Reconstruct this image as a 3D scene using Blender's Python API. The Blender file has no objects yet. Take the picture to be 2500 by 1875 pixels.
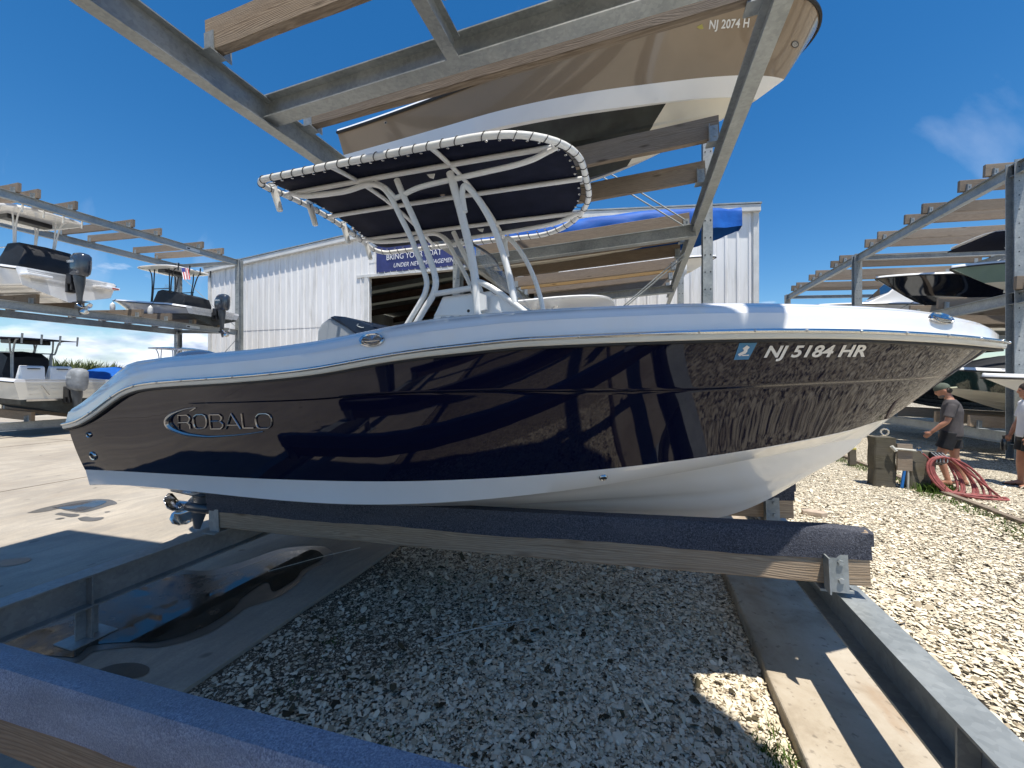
import bpy, math, random
import numpy as np
from mathutils import Vector, Matrix
from mathutils.bvhtree import BVHTree
R = math.radians
random.seed(7)
rng = np.random.default_rng(7)
scene = bpy.context.scene
COL = scene.collection

# ------------------------------------------------------------------ camera
TH = R(17.47); CT, ST = math.cos(TH), math.sin(TH)
FPX, EYE, HOR = 985.0, 1.78, 930.0
cam_d = bpy.data.cameras.new('camera')
cam_d.sensor_width = 36.0
cam_d.lens = FPX / 2500 * 36
cam_d.shift_y = -(937.5 - HOR) / 2500
cam_d.clip_start = 0.05
cam_d.clip_end = 6000
cam = bpy.data.objects.new('camera', cam_d)
COL.objects.link(cam)
cam.location = (0, 0, EYE)
cam.rotation_euler = (R(90), 0, TH)
scene.camera = cam

# ------------------------------------------------------------------ sky and sun
SUN_V = Vector((-0.165, 0.24, -1.0))            # the way sunlight travels
SUN_EL = math.degrees(math.atan2(1.0, math.hypot(SUN_V.x, SUN_V.y)))
world = bpy.data.worlds.new('World')
scene.world = world
world.use_nodes = True
wn = world.node_tree; wn.nodes.clear()
def wnode(t, **k):
    n = wn.nodes.new(t)
    for a, b in k.items(): setattr(n, a, b)
    return n
w_out = wnode('ShaderNodeOutputWorld')
w_bg = wnode('ShaderNodeBackground'); w_bg.inputs['Strength'].default_value = 0.110
w_sky = wnode('ShaderNodeTexSky', sky_type='NISHITA', sun_disc=False)
w_sky.sun_elevation = R(SUN_EL); w_sky.sun_rotation = math.atan2(-SUN_V.x, -SUN_V.y) % (2*math.pi)
w_sky.air_density = 1.0; w_sky.dust_density = 0.3; w_sky.ozone_density = 3.2
w_tc = wnode('ShaderNodeTexCoord')
w_sep = wnode('ShaderNodeSeparateXYZ')
wn.links.new(w_tc.outputs['Generated'], w_sep.inputs[0])
def wmath(op, a, b=None, c=None):
    n = wnode('ShaderNodeMath', operation=op)
    for i, x in enumerate((a, b, c)):
        if x is None: continue
        if isinstance(x, (int, float)): n.inputs[i].default_value = x
        else: wn.links.new(x, n.inputs[i])
    return n.outputs[0]
# saturate the sky a little (the camera's colour)
w_hsv = wnode('ShaderNodeHueSaturation'); w_hsv.inputs['Saturation'].default_value = 1.36
w_hsv.inputs['Value'].default_value = 0.85
wn.links.new(w_sky.outputs[0], w_hsv.inputs['Color'])
# cumulus banks low over the horizon, all the way round
w_map = wnode('ShaderNodeMapping'); w_map.inputs['Scale'].default_value = (3.2, 3.2, 9.5)
wn.links.new(w_tc.outputs['Generated'], w_map.inputs[0])
w_n = wnode('ShaderNodeTexNoise'); w_n.inputs['Scale'].default_value = 1.9
w_n.inputs['Detail'].default_value = 8; w_n.inputs['Roughness'].default_value = 0.56
wn.links.new(w_map.outputs[0], w_n.inputs['Vector'])
el = w_sep.outputs[2]
band = wmath('SUBTRACT', 1.0, wmath('MULTIPLY', el, 5.2))          # fades out with elevation
cl = wmath('MULTIPLY', wmath('SUBTRACT', wmath('ADD', w_n.outputs[0], wmath('MULTIPLY', band, 0.30)), 0.655), 5.5)
w_cl = wnode('ShaderNodeClamp'); wn.links.new(cl, w_cl.inputs[0])
# thin cirrus high up
w_map2 = wnode('ShaderNodeMapping'); w_map2.inputs['Scale'].default_value = (1.1, 3.6, 1.2)
w_map2.inputs['Rotation'].default_value = (0, 0, R(-35)); w_map2.inputs['Location'].default_value = (2.1, 0.9, 0)
wn.links.new(w_tc.outputs['Generated'], w_map2.inputs[0])
w_n2 = wnode('ShaderNodeTexNoise'); w_n2.inputs['Scale'].default_value = 2.6; w_n2.inputs['Detail'].default_value = 7
wn.links.new(w_map2.outputs[0], w_n2.inputs['Vector'])
ci = wmath('MULTIPLY', wmath('SUBTRACT', w_n2.outputs[0], 0.61), 1.2)
w_ci = wnode('ShaderNodeClamp'); wn.links.new(ci, w_ci.inputs[0]); w_ci.inputs['Max'].default_value = 0.35
w_n3 = wnode('ShaderNodeTexNoise'); w_n3.inputs['Scale'].default_value = 4.5; w_n3.inputs['Detail'].default_value = 6
wn.links.new(w_map.outputs[0], w_n3.inputs['Vector'])
w_cr = wnode('ShaderNodeValToRGB')
w_cr.color_ramp.elements[0].position = 0.36; w_cr.color_ramp.elements[0].color = (3.0, 3.7, 5.1, 1)
w_cr.color_ramp.elements[1].position = 0.62; w_cr.color_ramp.elements[1].color = (7.6, 7.9, 8.4, 1)
wn.links.new(w_n3.outputs[0], w_cr.inputs[0])
w_m1 = wnode('ShaderNodeMixRGB'); wn.links.new(w_cl.outputs[0], w_m1.inputs[0])
wn.links.new(w_hsv.outputs[0], w_m1.inputs[1]); wn.links.new(w_cr.outputs[0], w_m1.inputs[2])
w_m2 = wnode('ShaderNodeMixRGB'); wn.links.new(w_ci.outputs[0], w_m2.inputs[0])
wn.links.new(w_m1.outputs[0], w_m2.inputs[1]); w_m2.inputs[2].default_value = (6.5, 7.0, 8.0, 1)
wn.links.new(w_m2.outputs[0], w_bg.inputs[0]); wn.links.new(w_bg.outputs[0], w_out.inputs[0])

sun_d = bpy.data.lights.new('sun', 'SUN')
sun_d.energy = 4.2; sun_d.angle = R(0.53); sun_d.color = (1.0, 0.945, 0.85)
sun = bpy.data.objects.new('sun', sun_d); COL.objects.link(sun)
sun.rotation_euler = SUN_V.to_track_quat('-Z', 'Y').to_euler()
sun.location = (0, -8, 25)

scene.view_settings.view_transform = 'Standard'
scene.view_settings.look = 'None'
scene.view_settings.exposure = 0.62
scene.view_settings.gamma = 1.0
scene.view_settings.use_curve_mapping = False
scene.render.engine = 'CYCLES'
scene.cycles.max_bounces = 6; scene.cycles.glossy_bounces = 4; scene.cycles.transparent_max_bounces = 6
scene.cycles.use_denoising = True
scene.cycles.caustics_reflective = False; scene.cycles.caustics_refractive = False

# ------------------------------------------------------------------ sight lines (used to take sizes off the photograph)
def rayd(px, py):
    a = (px - 1250) / FPX; b = (HOR - py) / FPX
    return Vector((-ST + a * CT, CT + a * ST, b))
def atY(px, py, Y):
    d = rayd(px, py); k = Y / d.y
    return Vector((k * d.x, Y, EYE + k * d.z))
def atX(px, py, X):
    d = rayd(px, py); k = X / d.x
    return Vector((X, k * d.y, EYE + k * d.z))
def atZ(px, py, Z=0.0):
    d = rayd(px, py); k = (Z - EYE) / d.z
    return Vector((k * d.x, k * d.y, Z))

# ------------------------------------------------------------------ materials
MAT = {}
class NT:
    def __init__(s, name):
        s.m = bpy.data.materials.new(name); s.m.use_nodes = True
        s.t = s.m.node_tree; s.b = s.t.nodes['Principled BSDF']
        MAT[name] = s.m
    def n(s, t, **k):
        x = s.t.nodes.new(t)
        for a, v in k.items(): setattr(x, a, v)
        return x
    def l(s, a, b): s.t.links.new(a, b)
    def coords(s, scale=(1, 1, 1), kind='Object', rot=(0, 0, 0)):
        tc = s.n('ShaderNodeTexCoord'); mp = s.n('ShaderNodeMapping')
        mp.inputs['Scale'].default_value = scale; mp.inputs['Rotation'].default_value = rot
        s.l(tc.outputs[kind], mp.inputs[0]); return mp.outputs[0]
    def noise(s, vec, scale, detail=4, rough=0.5, dist=0.0):
        x = s.n('ShaderNodeTexNoise'); x.inputs['Scale'].default_value = scale
        x.inputs['Detail'].default_value = detail; x.inputs['Roughness'].default_value = rough
        x.inputs['Distortion'].default_value = dist
        s.l(vec, x.inputs['Vector']); return x.outputs[0]
    def ramp(s, fac, stops):
        x = s.n('ShaderNodeValToRGB'); e = x.color_ramp.elements
        while len(e) < len(stops): e.new(0.5)
        for i, (p, c) in enumerate(stops):
            e[i].position = p; e[i].color = (c[0], c[1], c[2], 1) if len(c) == 3 else c
        s.l(fac, x.inputs[0]); return x.outputs[0]
    def mix(s, fac, a, b, mode='MIX'):
        x = s.n('ShaderNodeMixRGB', blend_type=mode)
        for i, v in ((0, fac), (1, a), (2, b)):
            if isinstance(v, (int, float)): x.inputs[i].default_value = v
            elif isinstance(v, tuple): x.inputs[i].default_value = (v[0], v[1], v[2], 1)
            else: s.l(v, x.inputs[i])
        return x.outputs[0]
    def math(s, op, a, b=0.0):
        x = s.n('ShaderNodeMath', operation=op)
        for i, v in ((0, a), (1, b)):
            if isinstance(v, (int, float)): x.inputs[i].default_value = v
            else: s.l(v, x.inputs[i])
        return x.outputs[0]
    def rand(s): return s.n('ShaderNodeObjectInfo').outputs['Random']
    def bump(s, h, strength=0.3, dist=0.01):
        x = s.n('ShaderNodeBump'); x.inputs['Strength'].default_value = strength
        x.inputs['Distance'].default_value = dist; s.l(h, x.inputs['Height'])
        s.l(x.outputs[0], s.b.inputs['Normal'])
    def set(s, col=None, rough=None, metal=None, coat=None, spec=None):
        i = s.b.inputs
        for k, v in (('Base Color', col), ('Roughness', rough), ('Metallic', metal), ('Coat Weight', coat), ('Specular IOR Level', spec)):
            if v is None: continue
            if isinstance(v, tuple): i[k].default_value = (v[0], v[1], v[2], 1)
            elif isinstance(v, (int, float)): i[k].default_value = v
            else: s.l(v, i[k])
        return s
def plain(name, col, rough=0.5, metal=0.0, coat=0.0, var=0.06, scale=6.0, spec=0.5, bump=0.0):
    m = NT(name); v = m.coords()
    f = m.noise(v, scale, 5, 0.6)
    lo = tuple(c * (1 - var * 2) for c in col); hi = tuple(min(1, c * (1 + var * 2)) for c in col)
    m.set(m.ramp(f, [(0.3, lo), (0.7, hi)]), None, metal, coat, spec)
    rr = m.math('ADD', m.math('MULTIPLY', m.noise(v, scale * 2.3, 3), 0.12), rough - 0.06)
    m.set(rough=rr)
    if bump: m.bump(m.noise(v, scale * 12, 4, 0.7), bump, 0.004)
    return m
gw = plain('gelcoat_white', (0.86, 0.86, 0.855), 0.16, 0, 0.6, 0.015, 1.5)
plain('gelcoat_cream', (0.74, 0.70, 0.60), 0.22, 0, 0.4, 0.03, 1.5)
nv = NT('gelcoat_navy'); nv.set((0.0035, 0.0045, 0.019), 0.03, 0, 0.0, 0.34)
nv.b.inputs['IOR'].default_value = 1.50
nv.bump(nv.noise(nv.coords((1.2, 1, 0.9)), 2.6, 2, 0.4), 0.10, 0.02)
plain('gelcoat_tan', (0.27, 0.205, 0.142), 0.12, 0, 0.7, 0.03, 1.0)
plain('gelcoat_teal', (0.20, 0.29, 0.26), 0.12, 0, 0.7, 0.03, 1.0)
plain('gelcoat_green_dark', (0.010, 0.035, 0.036), 0.08, 0, 0.9, 0.03, 1.0)
plain('gelcoat_black', (0.006, 0.007, 0.012), 0.08, 0, 0.9, 0.03, 1.0)
plain('gelcoat_grey', (0.42, 0.44, 0.46), 0.2, 0, 0.5, 0.03, 1.0)
plain('bottom_paint', (0.020, 0.024, 0.022), 0.55, 0, 0, 0.35, 3.0)
plain('powder_coat', (0.78, 0.78, 0.76), 0.28, 0, 0.3, 0.02, 3.0)
plain('plastic_black', (0.012, 0.012, 0.014), 0.38, 0, 0, 0.1, 8)
plain('plastic_white', (0.78, 0.78, 0.75), 0.35, 0, 0, 0.03, 8)
plain('engine_grey', (0.035, 0.045, 0.062), 0.2, 0.1, 0.8, 0.05, 3)
plain('engine_cover', (0.23, 0.245, 0.26), 0.75, 0, 0, 0.15, 5, bump=0.3)
plain('cowl_blue', (0.035, 0.055, 0.10), 0.18, 0.2, 0.8, 0.05, 3)
plain('engine_leg', (0.05, 0.058, 0.066), 0.35, 0.1, 0.2, 0.1, 6)
plain('stainless', (0.62, 0.62, 0.62), 0.16, 1.0, 0, 0.05, 5)
plain('chrome_dark', (0.34, 0.34, 0.345), 0.20, 1.0, 0, 0.05, 5)
plain('rubber', (0.02, 0.02, 0.021), 0.6, 0, 0, 0.15, 9)
plain('seat_grey', (0.36, 0.385, 0.41), 0.45, 0, 0, 0.03, 3)
plain('seat_navy', (0.006, 0.018, 0.045), 0.4, 0, 0, 0.05, 5)
plain('deck_white', (0.62, 0.62, 0.60), 0.6, 0, 0, 0.06, 5)
plain('paint_white', (0.80, 0.80, 0.80), 0.5, 0, 0, 0.02, 5)
plain('sticker_blue', (0.03, 0.20, 0.42), 0.4, 0, 0, 0.05, 20)
plain('sticker_yellow', (0.45, 0.40, 0.10), 0.5)
plain('cord_black', (0.01, 0.01, 0.012), 0.7)
plain('rope_red', (0.45, 0.05, 0.05), 0.8)
plain('cover_black', (0.006, 0.007, 0.010), 0.65, 0, 0, 0.3, 4, bump=0.4)
plain('hose_red', (0.27, 0.072, 0.066), 0.65, 0, 0, 0.25, 9)
plain('pipe_white', (0.55, 0.54, 0.48), 0.5, 0, 0, 0.12, 8)
plain('pipe_blue', (0.02, 0.18, 0.55), 0.4)
plain('skin', (0.42, 0.20, 0.125), 0.5, 0, 0, 0.06, 9)
plain('shirt_grey', (0.075, 0.068, 0.07), 0.9, 0, 0, 0.14, 7, bump=0.25)
plain('shirt_white', (0.72, 0.73, 0.76), 0.85, 0, 0, 0.03, 7, bump=0.25)
plain('shorts_black', (0.014, 0.015, 0.018), 0.85, 0, 0, 0.15, 7, bump=0.2)
plain('cap_green', (0.085, 0.10, 0.075), 0.85, 0, 0, 0.12, 12)
plain('cap_mesh', (0.36, 0.36, 0.25), 0.85, 0, 0, 0.06, 12)
plain('hair', (0.035, 0.024, 0.018), 0.7)
plain('beard', (0.16, 0.13, 0.11), 0.8)
plain('sandal', (0.03, 0.02, 0.016), 0.7)
plain('stone_block', (0.45, 0.36, 0.28), 0.9, 0, 0, 0.12, 14, bump=0.5)
plain('flag_red', (0.55, 0.05, 0.07), 0.8); plain('flag_blue', (0.03, 0.05, 0.25), 0.8)
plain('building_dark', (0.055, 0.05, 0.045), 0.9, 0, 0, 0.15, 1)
plain('truss_steel', (0.10, 0.06, 0.045), 0.7, 0.2, 0, 0.15, 2)
plain('skylight_panel', (0.70, 0.70, 0.64), 0.6)
plain('banner_blue', (0.030, 0.040, 0.15), 0.6, 0, 0, 0.10, 3, bump=0.2)
plain('label_white', (0.62, 0.66, 0.68), 0.5)
plain('wrap_print', (0.30, 0.04, 0.09), 0.35)

m = NT('canvas_navy'); v = m.coords((1, 1, 1))
m.set(m.ramp(m.noise(v, 9, 5, 0.6), [(0.3, (0.004, 0.006, 0.018)), (0.75, (0.010, 0.013, 0.034))]), 0.8, 0, 0, 0.2)
w = m.n('ShaderNodeTexWave'); w.inputs['Scale'].default_value = 160; w.inputs['Distortion'].default_value = 1
m.l(v, w.inputs['Vector']); m.bump(w.outputs[0], 0.08, 0.002)

m = NT('tarp_blue'); v = m.coords((1, 1, 1))
fold = m.noise(m.coords((0.8, 3.0, 2.2)), 2.3, 4, 0.55, 1.2)
m.set(m.ramp(m.noise(v, 3, 4), [(0.3, (0.004, 0.075, 0.36)), (0.75, (0.010, 0.125, 0.50))]), 0.62, 0, 0, 0.3)
m.bump(fold, 0.5, 0.02)

# galvanised steel with spangle, streaks and white rust
m = NT('galvanised'); v = m.coords()
vo = m.n('ShaderNodeTexVoronoi'); vo.inputs['Scale'].default_value = 38; m.l(v, vo.inputs['Vector'])
big = m.noise(v, 2.2, 6, 0.65); st = m.noise(m.coords((1.5, 1.5, 6)), 5, 5, 0.7)
c = m.ramp(big, [(0.25, (0.225, 0.25, 0.255)), (0.5, (0.325, 0.35, 0.355)), (0.78, (0.45, 0.47, 0.465))])
sp_ = m.n('ShaderNodeSeparateColor'); m.l(vo.outputs['Color'], sp_.inputs[0]); c = m.mix(0.16, c, sp_.outputs[0], 'SOFT_LIGHT')
c = m.mix(m.ramp(st, [(0.60, (0, 0, 0)), (0.78, (0.55, 0.55, 0.55))]), c, (0.50, 0.50, 0.48))
m.set(c, m.ramp(big, [(0.3, (0.42,) * 3), (0.7, (0.62,) * 3)]), 0.35, 0, 0.5)
m.bump(m.noise(v, 60, 3), 0.08, 0.003)

def wood(name, dark, mid, light, grey=0.5):
    m = NT(name)
    r = m.rand()
    tc = m.n('ShaderNodeTexCoord'); add = m.n('ShaderNodeVectorMath', operation='ADD')
    comb = m.n('ShaderNodeCombineXYZ')
    m.l(m.math('MULTIPLY', r, 31.0), comb.inputs[0]); m.l(m.math('MULTIPLY', r, 17.0), comb.inputs[2])
    m.l(tc.outputs['Object'], add.inputs[0]); m.l(comb.outputs[0], add.inputs[1])
    mp = m.n('ShaderNodeMapping'); mp.inputs['Scale'].default_value = (0.55, 6, 6); m.l(add.outputs[0], mp.inputs[0])
    warp = m.noise(mp.outputs[0], 1.4, 4, 0.5, 0.6)
    mp2 = m.n('ShaderNodeMapping'); mp2.inputs['Scale'].default_value = (0.9, 9, 26); m.l(add.outputs[0], mp2.inputs[0])
    va = m.n('ShaderNodeVectorMath', operation='ADD'); cb = m.n('ShaderNodeCombineXYZ')
    m.l(m.math('MULTIPLY', warp, 3.2), cb.inputs[2]); m.l(mp2.outputs[0], va.inputs[0]); m.l(cb.outputs[0], va.inputs[1])
    wv = m.n('ShaderNodeTexWave'); wv.wave_type = 'BANDS'; wv.bands_direction = 'Z'
    wv.inputs['Scale'].default_value = 0.9; wv.inputs['Distortion'].default_value = 0.7; wv.inputs['Detail'].default_value = 3
    m.l(va.outputs[0], wv.inputs['Vector'])
    fine = m.noise(mp2.outputs[0], 6, 5, 0.7)
    blot = m.noise(mp.outputs[0], 0.7, 5, 0.6)
    md = tuple((a_ + b_)/2 for a_, b_ in zip(dark, mid))
    c = m.ramp(wv.outputs[0], [(0.05, md), (0.4, mid), (0.95, tuple((a_ + b_)/2 for a_, b_ in zip(mid, light)))])
    mc = m.n('ShaderNodeMapping'); mc.inputs['Scale'].default_value = (0.35, 14, 34); m.l(add.outputs[0], mc.inputs[0])
    chk = m.noise(mc.outputs[0], 1.6, 3, 0.5)
    c = m.mix(m.ramp(chk, [(0.69, (0, 0, 0)), (0.73, (0.9,) * 3)]), c, tuple(x_*0.35 for x_ in dark))
    c = m.mix(m.ramp(m.noise(mp.outputs[0], 2.2, 6, 0.7), [(0.4, (0, 0, 0)), (0.72, (0.45,) * 3)]), c, light)
    c = m.mix(m.ramp(fine, [(0.35, (0.55,) * 3), (0.6, (0, 0, 0))]), c, dark)
    c = m.mix(m.ramp(blot, [(0.35, (0, 0, 0)), (0.7, (grey,) * 3)]), c, (0.20, 0.185, 0.165))
    # knots
    mk = m.n('ShaderNodeMapping'); mk.inputs['Scale'].default_value = (1.3, 5, 5); m.l(add.outputs[0], mk.inputs[0])
    vk = m.n('ShaderNodeTexVoronoi'); vk.inputs['Scale'].default_value = 1.0; m.l(mk.outputs[0], vk.inputs['Vector'])
    c = m.mix(m.ramp(vk.outputs['Distance'], [(0.05, (0.85,) * 3), (0.13, (0, 0, 0))]), c, tuple(x * 0.55 for x in dark))
    hs = m.n('ShaderNodeHueSaturation'); m.l(m.math('ADD', 0.72, m.math('MULTIPLY', r, 0.5)), hs.inputs['Value']); m.l(c, hs.inputs['Color'])
    m.set(hs.outputs[0], 0.85, 0, 0, 0.25)
    m.bump(m.math('SUBTRACT', m.math('ADD', m.math('MULTIPLY', wv.outputs[0], 0.5), fine), m.ramp(chk, [(0.68, (0, 0, 0)), (0.74, (1, 1, 1))])), 0.5, 0.004)
wood('wood_weathered', (0.135, 0.100, 0.070), (0.245, 0.190, 0.140), (0.36, 0.295, 0.225), 0.45)
wood('wood_bunk', (0.24, 0.165, 0.105), (0.43, 0.315, 0.21), (0.56, 0.44, 0.315), 0.30)
wood('wood_new', (0.22, 0.13, 0.05), (0.36, 0.235, 0.105), (0.47, 0.33, 0.16), 0.15)
wood('wood_piling', (0.06, 0.052, 0.035), (0.125, 0.11, 0.075), (0.20, 0.18, 0.13), 0.5)

m = NT('carpet'); v = m.coords()
a = m.noise(v, 170, 3, 0.8); b = m.noise(v, 5, 5, 0.6)
c = m.ramp(a, [(0.34, (0.11, 0.122, 0.17)), (0.5, (0.25, 0.275, 0.38)), (0.66, (0.50, 0.52, 0.60))])
c = m.mix(m.ramp(b, [(0.38, (0, 0, 0)), (0.75, (0.55,) * 3)]), c, (0.30, 0.315, 0.37))
c = m.mix(m.ramp(m.noise(m.coords((0.6, 3, 3)), 3.1, 6, 0.65), [(0.42, (0.45,) * 3), (0.58, (0, 0, 0))]), c, (0.14, 0.145, 0.175))
m.set(c, 1.0, 0, 0, 0.1); m.b.inputs['Sheen Weight'].default_value = 0.4
m.bump(a, 0.8, 0.006)
m = NT('carpet_dark'); v = m.coords()
a = m.noise(v, 150, 3, 0.8); b = m.noise(v, 5, 5, 0.6)
c = m.ramp(a, [(0.34, (0.030, 0.032, 0.040)), (0.5, (0.072, 0.077, 0.098)), (0.68, (0.16, 0.168, 0.20))])
c = m.mix(m.ramp(m.noise(m.coords((0.6, 3, 3)), 2.6, 6, 0.65), [(0.45, (0, 0, 0)), (0.7, (0.5,) * 3)]), c, (0.12, 0.12, 0.135))
m.set(c, 1.0, 0, 0, 0.1); m.bump(a, 0.8, 0.006)

# ground of broken shell over dark soil
def shellground(m):
    v = m.coords()
    vo = m.n('ShaderNodeTexVoronoi'); vo.inputs['Scale'].default_value = 42; m.l(v, vo.inputs['Vector'])
    ve = m.n('ShaderNodeTexVoronoi', feature='DISTANCE_TO_EDGE'); ve.inputs['Scale'].default_value = 42; m.l(v, ve.inputs['Vector'])
    sep = m.n('ShaderNodeSeparateColor'); m.l(vo.outputs['Color'], sep.inputs[0])
    shell = m.ramp(sep.outputs[0], [(0.0, (0.34, 0.285, 0.20)), (0.35, (0.62, 0.55, 0.42)), (1.0, (0.80, 0.73, 0.585))])
    patch = m.noise(v, 0.55, 7, 0.62)
    soil = m.ramp(m.noise(v, 7, 5, 0.6), [(0.3, (0.030, 0.026, 0.020)), (0.7, (0.085, 0.073, 0.055))])
    keep = m.math('LESS_THAN', sep.outputs[1], m.ramp(patch, [(0.30, (0.50,) * 3), (0.46, (0.90,) * 3), (0.62, (1, 1, 1))]))
    gap = m.math('GREATER_THAN', ve.outputs['Distance'], 0.07)
    c = m.mix(m.math('MULTIPLY', keep, gap), soil, shell)
    weeds = m.noise(v, 0.9, 8, 0.7)
    c = m.mix(m.ramp(weeds, [(0.66, (0, 0, 0)), (0.74, (0.75,) * 3)]), c, (0.075, 0.085, 0.03))
    m.set(c, 0.95, 0, 0, 0.2)
    m.bump(m.math('MULTIPLY', m.math('MULTIPLY', keep, gap), sep.outputs[2]), 0.9, 0.012)
shellground(NT('shell_ground'))
m = NT('soil'); v = m.coords()
vo = m.n('ShaderNodeTexVoronoi'); vo.inputs['Scale'].default_value = 130; m.l(v, vo.inputs['Vector'])
sc2 = m.n('ShaderNodeSeparateColor'); m.l(vo.outputs['Color'], sc2.inputs[0])
c = m.ramp(m.noise(v, 9, 7, 0.7), [(0.3, (0.060, 0.048, 0.035)), (0.7, (0.20, 0.165, 0.12))])
fx_ = m.n('ShaderNodeSeparateXYZ'); m.l(v, fx_.inputs[0])
amt = m.math('ADD', m.math('MULTIPLY', fx_.outputs[0], 0.22), m.math('ADD', 0.55, m.math('MULTIPLY', m.noise(v, 1.1, 4, 0.6), 0.5)))
c = m.mix(m.math('LESS_THAN', sc2.outputs[1], m.math('MULTIPLY', amt, 0.85)), c, m.ramp(sc2.outputs[0], [(0, (0.26, 0.215, 0.155)), (1, (0.64, 0.555, 0.42))]))
m.set(c, 0.95, 0, 0, 0.2); m.bump(m.math('ADD', sc2.outputs[2], m.noise(v, 60, 5, 0.7)), 0.8, 0.006)
m = NT('shell')
at = m.n('ShaderNodeAttribute', attribute_name='tone')
c = m.ramp(at.outputs['Fac'], [(0.0, (0.24, 0.195, 0.13)), (0.12, (0.48, 0.405, 0.29)), (0.40, (0.70, 0.615, 0.46)), (1.0, (0.86, 0.78, 0.62))])
m.set(c, 0.75, 0, 0, 0.3)

m = NT('concrete'); v = m.coords()
big = m.noise(v, 0.6, 8, 0.62, 0.6); med = m.noise(m.coords((2.4, 0.7, 1), rot=(0, 0, R(14))), 2.3, 7, 0.65, 0.8); fine = m.noise(v, 60, 4, 0.7)
c = m.ramp(big, [(0.3, (0.32, 0.275, 0.22)), (0.5, (0.43, 0.375, 0.30)), (0.72, (0.52, 0.46, 0.375))])
c = m.mix(m.ramp(med, [(0.42, (0.40,) * 3), (0.62, (0, 0, 0))]), c, (0.235, 0.225, 0.205))
c = m.mix(m.ramp(fine, [(0.35, (0.25,) * 3), (0.6, (0, 0, 0))]), c, (0.2, 0.19, 0.17))
spots = m.noise(v, 5.5, 2, 0.3); c = m.mix(m.ramp(spots, [(0.73, (0, 0, 0)), (0.76, (0.5,) * 3)]), c, (0.10, 0.095, 0.085))
m.set(c, 0.85, 0, 0, 0.3); m.bump(fine, 0.25, 0.003)
m = NT('concrete_slab'); v = m.coords()
big = m.noise(v, 2.6, 8, 0.65, 0.4); fine = m.noise(v, 70, 4, 0.75)
c = m.ramp(big, [(0.28, (0.26, 0.21, 0.15)), (0.5, (0.42, 0.36, 0.28)), (0.74, (0.51, 0.46, 0.38))])
rust = m.noise(m.coords((3, 0.8, 1)), 1.3, 5, 0.6); c = m.mix(m.ramp(rust, [(0.55, (0, 0, 0)), (0.72, (0.55,) * 3)]), c, (0.34, 0.20, 0.10))
pit = m.noise(v, 22, 3, 0.5); c = m.mix(m.ramp(pit, [(0.28, (0.6,) * 3), (0.38, (0, 0, 0))]), c, (0.13, 0.11, 0.09))
m.set(c, 0.88, 0, 0, 0.3); m.bump(m.math('ADD', fine, pit), 0.5, 0.005)
m = NT('puddle_water'); v = m.coords(); f_ = m.noise(v, 1.7, 6, 0.6, 0.8); g_ = m.noise(v, 9, 4, 0.6)
m.set(m.ramp(f_, [(0.35, (0.014, 0.012, 0.010)), (0.62, (0.060, 0.048, 0.036))]), m.ramp(m.math('ADD', m.math('MULTIPLY', f_, 0.7), m.math('MULTIPLY', g_, 0.3)), [(0.46, (0.03,) * 3), (0.60, (0.30,) * 3)]), 0, 0, 0.5)
m.bump(m.noise(v, 3.0, 2, 0.4), 0.03, 0.01)
m = NT('wet_concrete'); m.set(m.ramp(m.noise(m.coords(), 4, 6, 0.6), [(0.3, (0.085, 0.075, 0.06)), (0.7, (0.15, 0.135, 0.115))]), 0.28, 0, 0, 0.5)

m = NT('siding'); v = m.coords()
streak = m.noise(m.coords((3.0, 1, 0.22)), 1.8, 7, 0.65); big = m.noise(v, 0.25, 5)
c = m.ramp(streak, [(0.30, (0.60, 0.585, 0.555)), (0.46, (0.79, 0.785, 0.775)), (0.7, (0.86, 0.86, 0.855))])
c = m.mix(m.ramp(big, [(0.35, (0.25,) * 3), (0.65, (0, 0, 0))]), c, (0.68, 0.675, 0.66))
m.set(c, 0.5, 0, 0, 0.4)
plain('siding_trim', (0.62, 0.62, 0.60), 0.5, 0, 0, 0.06, 2)

m = NT('glass_clear'); m.set((0.85, 0.9, 0.92), 0.03, 0, 0, 0.5)
m.b.inputs['Transmission Weight'].default_value = 0.0; m.b.inputs['Alpha'].default_value = 0.22
m = NT('glass_dark'); m.set((0.01, 0.012, 0.015), 0.04, 0, 0, 0.6)

def foliage(name, a, b):
    m = NT(name); r = m.n('ShaderNodeAttribute', attribute_name='tone')
    m.set(m.ramp(r.outputs['Fac'], [(0, a), (1, b)]), 0.75, 0, 0, 0.2)
foliage('reeds', (0.055, 0.075, 0.028), (0.20, 0.22, 0.09))
foliage('weeds', (0.035, 0.075, 0.012), (0.13, 0.20, 0.04))
foliage('dry_weeds', (0.035, 0.028, 0.018), (0.10, 0.085, 0.05))
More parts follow.
